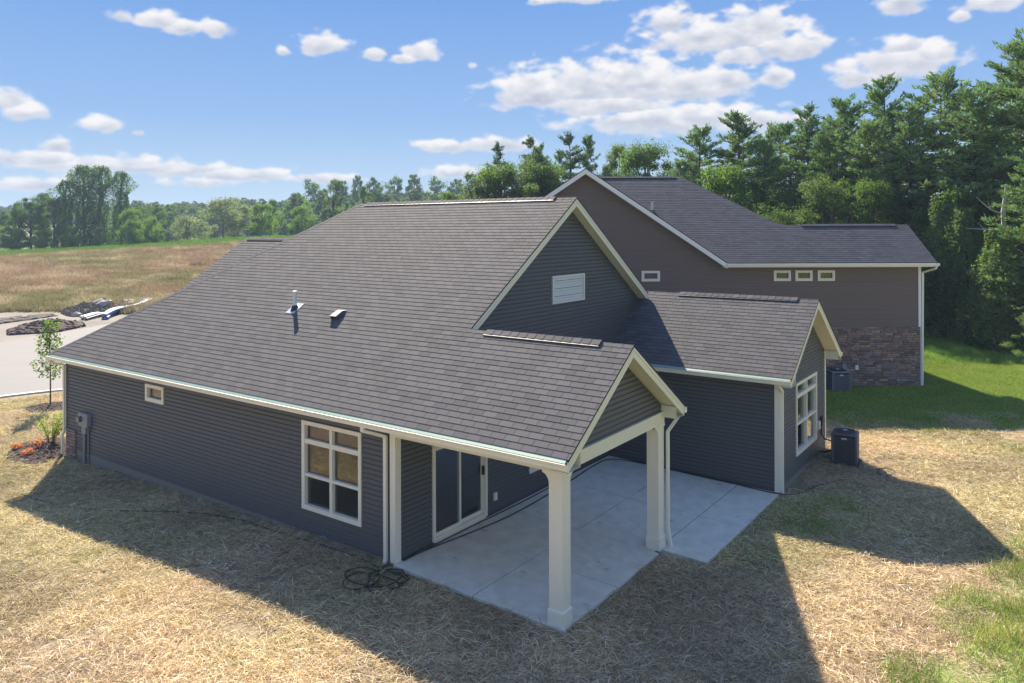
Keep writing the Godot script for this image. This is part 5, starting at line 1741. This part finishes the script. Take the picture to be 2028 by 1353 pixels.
func build_yard() -> void:
	# street and its kerb
	var pts := []
	for p in street:
		pts.append(V(p.x, 0, p.y))
	var rd := MB.new()
	var cc := Vector2(-33.0, 6.0)
	# laid in strips so that it follows the ground
	var ix := Geometry2D.triangulate_polygon(street)
	var clip := []
	for i in 24:
		for j in 58:
			var cell := PackedVector2Array([Vector2(-49.0 + i * 1.2, -30.0 + j), Vector2(-49.0 + (i + 1) * 1.2, -30.0 + j), Vector2(-49.0 + (i + 1) * 1.2, -29.0 + j), Vector2(-49.0 + i * 1.2, -29.0 + j)])
			for g in Geometry2D.intersect_polygons(cell, street):
				for k in range(1, g.size() - 1):
					rd.tri(V(g[0].x, hgt(g[0].x, g[0].y) + 0.05, g[0].y), V(g[k].x, hgt(g[k].x, g[k].y) + 0.05, g[k].y), V(g[k + 1].x, hgt(g[k + 1].x, g[k + 1].y) + 0.05, g[k + 1].y))
	single("street", rd, M.road, "pale new street curving past the house front", "", "structure")
	var kb := MB.new()
	for i in 6:
		var a := street[i]
		var b := street[i + 1]
		var n := int(a.distance_to(b) / 1.5) + 1
		for k in n:
			var p := a.lerp(b, float(k) / n)
			var q := a.lerp(b, float(k + 1) / n)
			kb.sweep(V(p.x, hgt(p.x, p.y) - 0.1, p.y), V(q.x, hgt(q.x, q.y) - 0.1, q.y), Vector3(0.22, 0, 0), Vector3(0, 0.165, 0))
	single("kerb", kb, M.concrete, "low concrete kerb along the near side of the street", "", "structure")
	# heaps and leftovers on the bare yard
	single("mulch_pile", heap([Vector2(-45.6, 10.4), Vector2(-44.6, 13.0), Vector2(-46.2, 15.6), Vector2(-48.6, 16.6), Vector2(-50.4, 14.6), Vector2(-48.8, 11.6)], 0.65, 65, 0.10, Color(0.12, 0.075, 0.068), 0.5), M.mulch, "long pile of dark red brown mulch across the street", "mulch pile")
	single("dirt_strip", heap([Vector2(-53.0, 6.5), Vector2(-51.5, 9.0), Vector2(-55.0, 17.5), Vector2(-57.5, 18.0), Vector2(-56.0, 11.0)], 0.14, 67, 0.08, Color(0.14, 0.12, 0.10), 0.5), M.mulch, "thin dark strip of turned soil along the yard below the field", "soil")
	single("dirt_heap", heap([Vector2(-54.0, 18.0), Vector2(-52.8, 20.0), Vector2(-54.0, 22.6), Vector2(-57.0, 23.4), Vector2(-58.0, 21.0), Vector2(-56.6, 18.6)], 0.75, 69, 0.28, Color(0.30, 0.24, 0.18), 0.4), M.mulch, "rough heap of soil and roots at the foot of the field", "soil heap")
	var r := RandomNumberGenerator.new()
	r.seed = 88
	var rocks := [[-54.6, 20.9, 0.9, "large tan boulder on top of the soil heap"], [-57.4, 24.6, 1.0, "pale flat boulder right of the soil heap, against the field"], [-58.6, 26.6, 0.7, "pale boulder nearest the grey house's roof edge"], [-56.0, 24.0, 0.45, "small stone between the heap and the flat boulder"], [-53.6, 18.4, 0.5, "small grey stone at the left foot of the soil heap"], [-55.2, 15.2, 0.4, "small stone lying alone on the bare yard"]]
	for q in rocks:
		var mb := MB.new()
		var nn := noise(int(q[2] * 100.0) + 7, 0.9, 2)
		var ring := []
		for j in 7:
			var row := []
			for i in 12:
				var th := PI * j / 6.0
				var ph := TAU * i / 12.0
				var d := Vector3(sin(th) * cos(ph), cos(th) * 0.6, sin(th) * sin(ph))
				row.append(d * q[2] * (0.85 + 0.45 * nn.get_noise_3d(d.x * 2.0, d.y * 2.0, d.z * 2.0)))
			ring.append(row)
		for j in 6:
			for i in 12:
				mb.quad(ring[j][i], ring[j][(i + 1) % 12], ring[j + 1][(i + 1) % 12], ring[j + 1][i])
		var o := single("boulder", mb, M.rock, q[3], "rock", "", "stones by the soil heap")
		o.position = V(q[0], hgt(q[0], q[1]) + (0.75 if q[2] == 0.9 else 0.1), q[1])
	# bundle of blue drain pipes
	var pb := thing("pipe_bundle", "bundle of long blue and white pipes lying beside the roof edge", "pipes", V(-49.5, hgt(-49.5, 18.6), 18.6))
	for k in 6:
		var mb := MB.new()
		var off := Vector3((k % 3) * 0.22 - 0.22, 0.14 + (k / 3) * 0.2, 0)
		var c := Color(0.07, 0.14, 0.32) if k % 3 != 1 else Color(0.30, 0.36, 0.46)
		var line := []
		for s in 13:
			var t := s / 12.0
			line.append(off + Vector3(-9.2 * t + sin(t * 9.0 + k) * 0.15, 0.12 * sin(t * PI * 1.6) * sin(t * PI * 1.6), -8.6 * t + 0.35 * sin(t * 6.0)))
		mb.tube(line, 0.11, 8, c)
		part("pipe", mb, M.paint, pb)
	var tp := thing("pipe_bundle", "short stack of black and pale pipes left of the blue bundle", "pipes", V(-49.9, hgt(-49.9, 17.4), 17.4))
	for k in 4:
		var mb := MB.new()
		mb.tube([Vector3(-k * 0.3, 0.12 + 0.1 * (k % 2), 0), Vector3(-k * 0.3 - 1.4, 0.16 + 0.1 * (k % 2), -1.6), Vector3(-k * 0.3 - 2.6, 0.14, -2.9)], 0.09, 8, Color(0.03, 0.03, 0.035) if k % 2 == 0 else Color(0.5, 0.5, 0.5))
		part("pipe", mb, M.paint, tp)
	# far white shed between the trees
	var fb := thing("far_building", "small white building far off between the crest trees", "building", V(-305.8, hgt(-305.8, 168.0), 168.0))
	var wl := MB.new()
	wl.box(Vector3(-6, -1, -4), Vector3(6, 6.5, 4))
	part("wall", wl, M.white, fb)
	wl = MB.new()
	wl.slab([Vector3(-6.4, 6.5, -4.4), Vector3(-6.4, 6.5, 4.4), Vector3(-6.4, 8.6, 0)], Vector3(12.8, 0, 0))
	part("roof", wl, M.metal, fb)

func build_small() -> void:
	air_conditioner("air_conditioner", "dark metal air conditioner with round top fan beside the wing's gable window", V(5.68, -0.10, 12.38), 0.12, 0.68, 0.86, M.acmetal)
	var p := Vector3(10.66, 0, 10.84) + Vector3(-0.584, 0, -0.812) * 30.75 + Vector3(0.812, 0, -0.584) * 13.15
	air_conditioner("air_conditioner", "grey air conditioner against the stone base of the brown house", Vector3(p.x, 0.02, p.z), 0.623, 0.75, 0.80, M.acmetal2)
	# long black cable on the lawn and its coil by the downspout
	var g := func(x: float, v: float, u := 0.03) -> Vector3: return V(x, hgt(x, v) + u, v)
	hose("cable", [g.call(-19.0, -2.0), g.call(-16.0, -1.75), g.call(-13.2, -2.05), g.call(-11.2, -2.2, 0.04), g.call(-9.7, -2.05, 0.04), g.call(-8.3, -1.75, 0.04), g.call(-7.0, -1.15, 0.04), g.call(-5.9, -0.62, 0.04), g.call(-4.7, -0.38, 0.04), g.call(-3.6, -0.36, 0.04), g.call(-2.6, -0.36, 0.04), g.call(-1.7, -0.30, 0.04), g.call(-0.75, -0.28, 0.04), g.call(-0.1, -0.35, 0.05)], 0.014, M.rubber, "thin black cable running along the foot of the long grey wall", "cable")
	var coil := []
	var r := RandomNumberGenerator.new()
	r.seed = 3
	for i in 62:
		var a := i * 0.42
		var k := i / 62.0
		var cx := 0.22 + 0.22 * sin(k * 9.0)
		var cv := -0.72 + 0.16 * cos(k * 7.0)
		coil.append(g.call(cx + cos(a) * (0.40 + 0.12 * sin(i * 0.37)), cv + sin(a) * (0.36 + 0.08 * cos(i * 0.51)), 0.04 + 0.05 * k))
	coil.append(g.call(-0.05, -0.30, 0.06))
	coil.append(g.call(-0.02, -0.12, 0.08))
	hose("coiled_hose", coil, 0.013, M.rubber, "black hose lying in loose loops by the porch corner downspout", "hose")
	var yy := func(x: float) -> float: return -0.008 - 0.0235 * x + 0.02
	hose("hose", [V(0.06, yy.call(0), 0.15), V(0.14, yy.call(0.1), 0.9), V(0.30, yy.call(0.3), 2.0), V(0.42, yy.call(0.4), 3.2), V(0.40, yy.call(0.4), 4.6), V(0.30, yy.call(0.3), 6.2), V(0.18, yy.call(0.2), 7.6), V(0.3, yy.call(0.3), 8.4), V(1.2, yy.call(1.2), 8.62), V(2.6, yy.call(2.6), 8.6), V(3.9, yy.call(3.9), 8.6), V(4.85, yy.call(4.85), 8.58), V(5.25, -0.16, 9.0), V(5.5, -0.17, 9.9), V(5.95, -0.16, 10.9), V(6.15, -0.15, 11.7), V(6.2, -0.12, 12.1)], 0.013, M.rubber, "black hose along the patio's back walls and on to the air conditioner", "hose")
	hose("hose", [V(0.10, yy.call(0), 0.12), V(0.10, yy.call(0.1), 1.2), V(0.12, yy.call(0.1), 2.6), V(0.16, yy.call(0.1), 4.2), V(0.12, yy.call(0.1), 6.4)], 0.012, M.rubber, "second black hose tight against the wall under the sliding door", "hose")
	coil = []
	for i in 40:
		var a := i * 0.5
		coil.append(g.call(6.75 + cos(a) * (0.22 + 0.06 * sin(i * 0.6)), 12.1 + sin(a) * (0.30 + 0.05 * cos(i * 0.7)), 0.04 + 0.02 * sin(i * 0.9)))
	hose("coiled_cable", coil, 0.016, M.rubber, "small coil of black cable on the sunlit grass beside the air conditioner", "cable")
	for q in [[-8.0, -2.35, "scrap of white paper on the shaded straw below the long wall"], [8.9, 19.9, "scrap of white paper on the shaded grass at right"]]:
		var mb := MB.new()
		mb.quad(Vector3(-0.09, 0.03, -0.05), Vector3(0.02, 0.06, -0.06), Vector3(0.01, 0.02, 0.07), Vector3(-0.1, 0.035, 0.05))
		mb.quad(Vector3(0.02, 0.06, -0.06), Vector3(0.11, 0.025, -0.04), Vector3(0.10, 0.03, 0.06), Vector3(0.01, 0.02, 0.07))
		mb.v = Transform3D(Basis().scaled(Vector3.ONE * 0.6), Vector3.ZERO) * mb.v
		var o := single("paper_scrap", mb, M.white, q[2], "litter")
		o.position = V(q[0], hgt(q[0], q[1]) + 0.02, q[1])

func build_materials() -> void:
	var grain := ntex(1, 0.22, 0.72, 1.0, 512, 3)
	var soft := ntex(2, 0.02, 0.82, 1.0, 512, 5)
	var speck := ntex(6, 0.4, 0.6, 1.0, 512, 2)
	mat("ground", Color.WHITE, 0.95, streak_texture(), 0.45, 1.2)
	mat("shingle", Color.WHITE, 0.85, speck, 2.2, 0.15)
	mat("shingle2", lin(0.92, 0.92, 1.0), 0.85, speck, 2.2, 0.15)
	M.shingle.metallic_specular = 0.2
	M.shingle2.metallic_specular = 0.2
	mat("siding", lin(0.084, 0.085, 0.087), 0.5)
	mat("siding2", lin(0.165, 0.120, 0.100), 0.55)
	mat("sheath", lin(0.09, 0.09, 0.10), 0.8)
	mat("sheath2", lin(0.11, 0.09, 0.08), 0.8)
	mat("trim", lin(0.78, 0.73, 0.59), 0.45)
	mat("cream", lin(0.74, 0.69, 0.52), 0.5)
	mat("white", lin(0.78, 0.76, 0.69), 0.5)
	mat("vent", lin(0.62, 0.63, 0.58), 0.5)
	mat("floor", lin(0.25, 0.18, 0.12), 0.5)
	mat("parging", lin(0.30, 0.27, 0.23), 0.9, grain, 1.5)
	mat("black", lin(0.025, 0.025, 0.028), 0.5)
	mat("rubber", lin(0.02, 0.02, 0.022), 0.45)
	mat("clip", lin(0.08, 0.13, 0.10), 0.5)
	mat("green_film", lin(0.24, 0.36, 0.29), 0.5)
	mat("pvc", lin(0.66, 0.64, 0.58), 0.45)
	mat("meter", lin(0.30, 0.31, 0.31), 0.5, soft, 2.0)
	mat("acmetal", lin(0.085, 0.085, 0.09), 0.42)
	mat("acmetal2", lin(0.16, 0.165, 0.18), 0.5)
	mat("mortar", lin(0.16, 0.115, 0.095), 0.95)
	mat("stone", Color.WHITE, 0.9, grain, 2.5, 0.4)
	mat("rock", lin(0.55, 0.49, 0.41), 0.95, grain, 0.8, 1.0)
	mat("concrete", lin(0.74, 0.71, 0.62), 0.85, concrete_texture(), 0.33)
	mat("joint", lin(0.06, 0.06, 0.06), 0.95)
	mat("road", lin(0.235, 0.23, 0.23), 0.9, grain, 0.5)
	mat("mulch", Color.WHITE, 0.95, grain, 1.3, 3.0)
	mat("paint", Color.WHITE, 0.6)
	mat("bark", Color.WHITE, 0.95)
	for q in ["leaf", "needle", "blade"]:
		var m := mat(q, Color.WHITE, 0.75)
		m.backlight_enabled = true
		m.backlight = Color(0.95, 1.0, 0.7) if q == "leaf" else (Color(0.75, 0.8, 0.65) if q == "needle" else Color(0.7, 0.72, 0.6))
		m.metallic_specular = 0.3
		m.uv1_triplanar = false
	var mt := mat("metal", lin(0.62, 0.63, 0.65), 0.35)
	mt.metallic = 0.9
	mt = mat("darkmetal", lin(0.12, 0.12, 0.13), 0.35)
	mt.metallic = 0.6
	var g := StandardMaterial3D.new()
	g.resource_name = "glass"
	g.albedo_color = Color(0.10, 0.12, 0.14, 0.12)
	g.transparency = BaseMaterial3D.TRANSPARENCY_ALPHA
	g.roughness = 0.02
	g.metallic_specular = 0.55
	M.glass = g
	var gd := g.duplicate()
	gd.albedo_color = Color(0.4, 0.42, 0.42, 0.6)
	M.glass_dome = gd

func concrete_texture() -> ImageTexture:
	# trowelled concrete: faint clouds, fine grit and a few dried stains
	var r := RandomNumberGenerator.new()
	r.seed = 12
	var n := noise(14, 0.006, 5)
	var f := noise(15, 0.35, 2)
	var im := Image.create(1024, 1024, false, Image.FORMAT_RGB8)
	for j in 1024:
		for i in 1024:
			var b := 0.93 + 0.065 * n.get_noise_2d(i, j) + 0.07 * f.get_noise_2d(i, j)
			im.set_pixel(i, j, Color(b, b, b * 0.995))
	for k in 5:
		var c := Vector2(r.randf(), r.randf()) * 1024.0
		var ra := r.randf_range(18.0, 52.0)
		for j in range(-90, 91):
			for i in range(-90, 91):
				var d := Vector2(i, j * 1.6).length() / ra + 0.9 * n.get_noise_2d((c.x + i) * 6.0, (c.y + j) * 6.0)
				if d < 0.8:
					var x := posmod(int(c.x) + i, 1024)
					var y := posmod(int(c.y) + j, 1024)
					im.set_pixel(x, y, im.get_pixel(x, y) * 0.87)
	return ImageTexture.create_from_image(im)

func _ready() -> void:
	rng.seed = 1
	# camera
	var cam := Camera3D.new()
	cam.name = "camera"
	add_child(cam)
	cam.position = Vector3(10.659, 6.590, 10.838)
	cam.basis = Basis(Vector3(0.812, 0, -0.584).normalized(), Vector3.UP, Vector3(0.584, 0, 0.812).normalized()) * Basis(Vector3.BACK, -0.003)
	cam.set_frustum(0.1 * 1353.0 / 1506.2, Vector2(0, -0.1 * 224.3 / 1506.2), 0.1, 4000.0)
	cam.current = true
	# sky, air and exposure
	var we := WorldEnvironment.new()
	we.name = "environment"
	var env := Environment.new()
	env.background_mode = Environment.BG_SKY
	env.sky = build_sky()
	env.tonemap_mode = Environment.TONE_MAPPER_LINEAR
	env.tonemap_exposure = 2.8
	env.sdfgi_enabled = true
	env.ssao_enabled = true
	env.ssil_enabled = true
	env.fog_enabled = true
	env.fog_density = 0.00045
	env.fog_light_color = Color(0.72, 0.82, 0.93)
	we.environment = env
	add_child(we)
	# sun: high, ahead and to the left
	var sun := DirectionalLight3D.new()
	sun.name = "sun"
	sun.light_energy = 1.6
	sun.light_color = Color(1.0, 0.95, 0.87)
	sun.light_angular_distance = 0.5
	sun.shadow_enabled = true
	add_child(sun)
	sun.look_at_from_position(Vector3.ZERO, Vector3(1.0, -1.0, 0.74), Vector3.UP)

	build_materials()
	build_ground()
	build_patio()
	build_house()
	build_second_house()
	build_yard()
	build_trees()
	build_plants()
	build_small()
	scatter_ground()
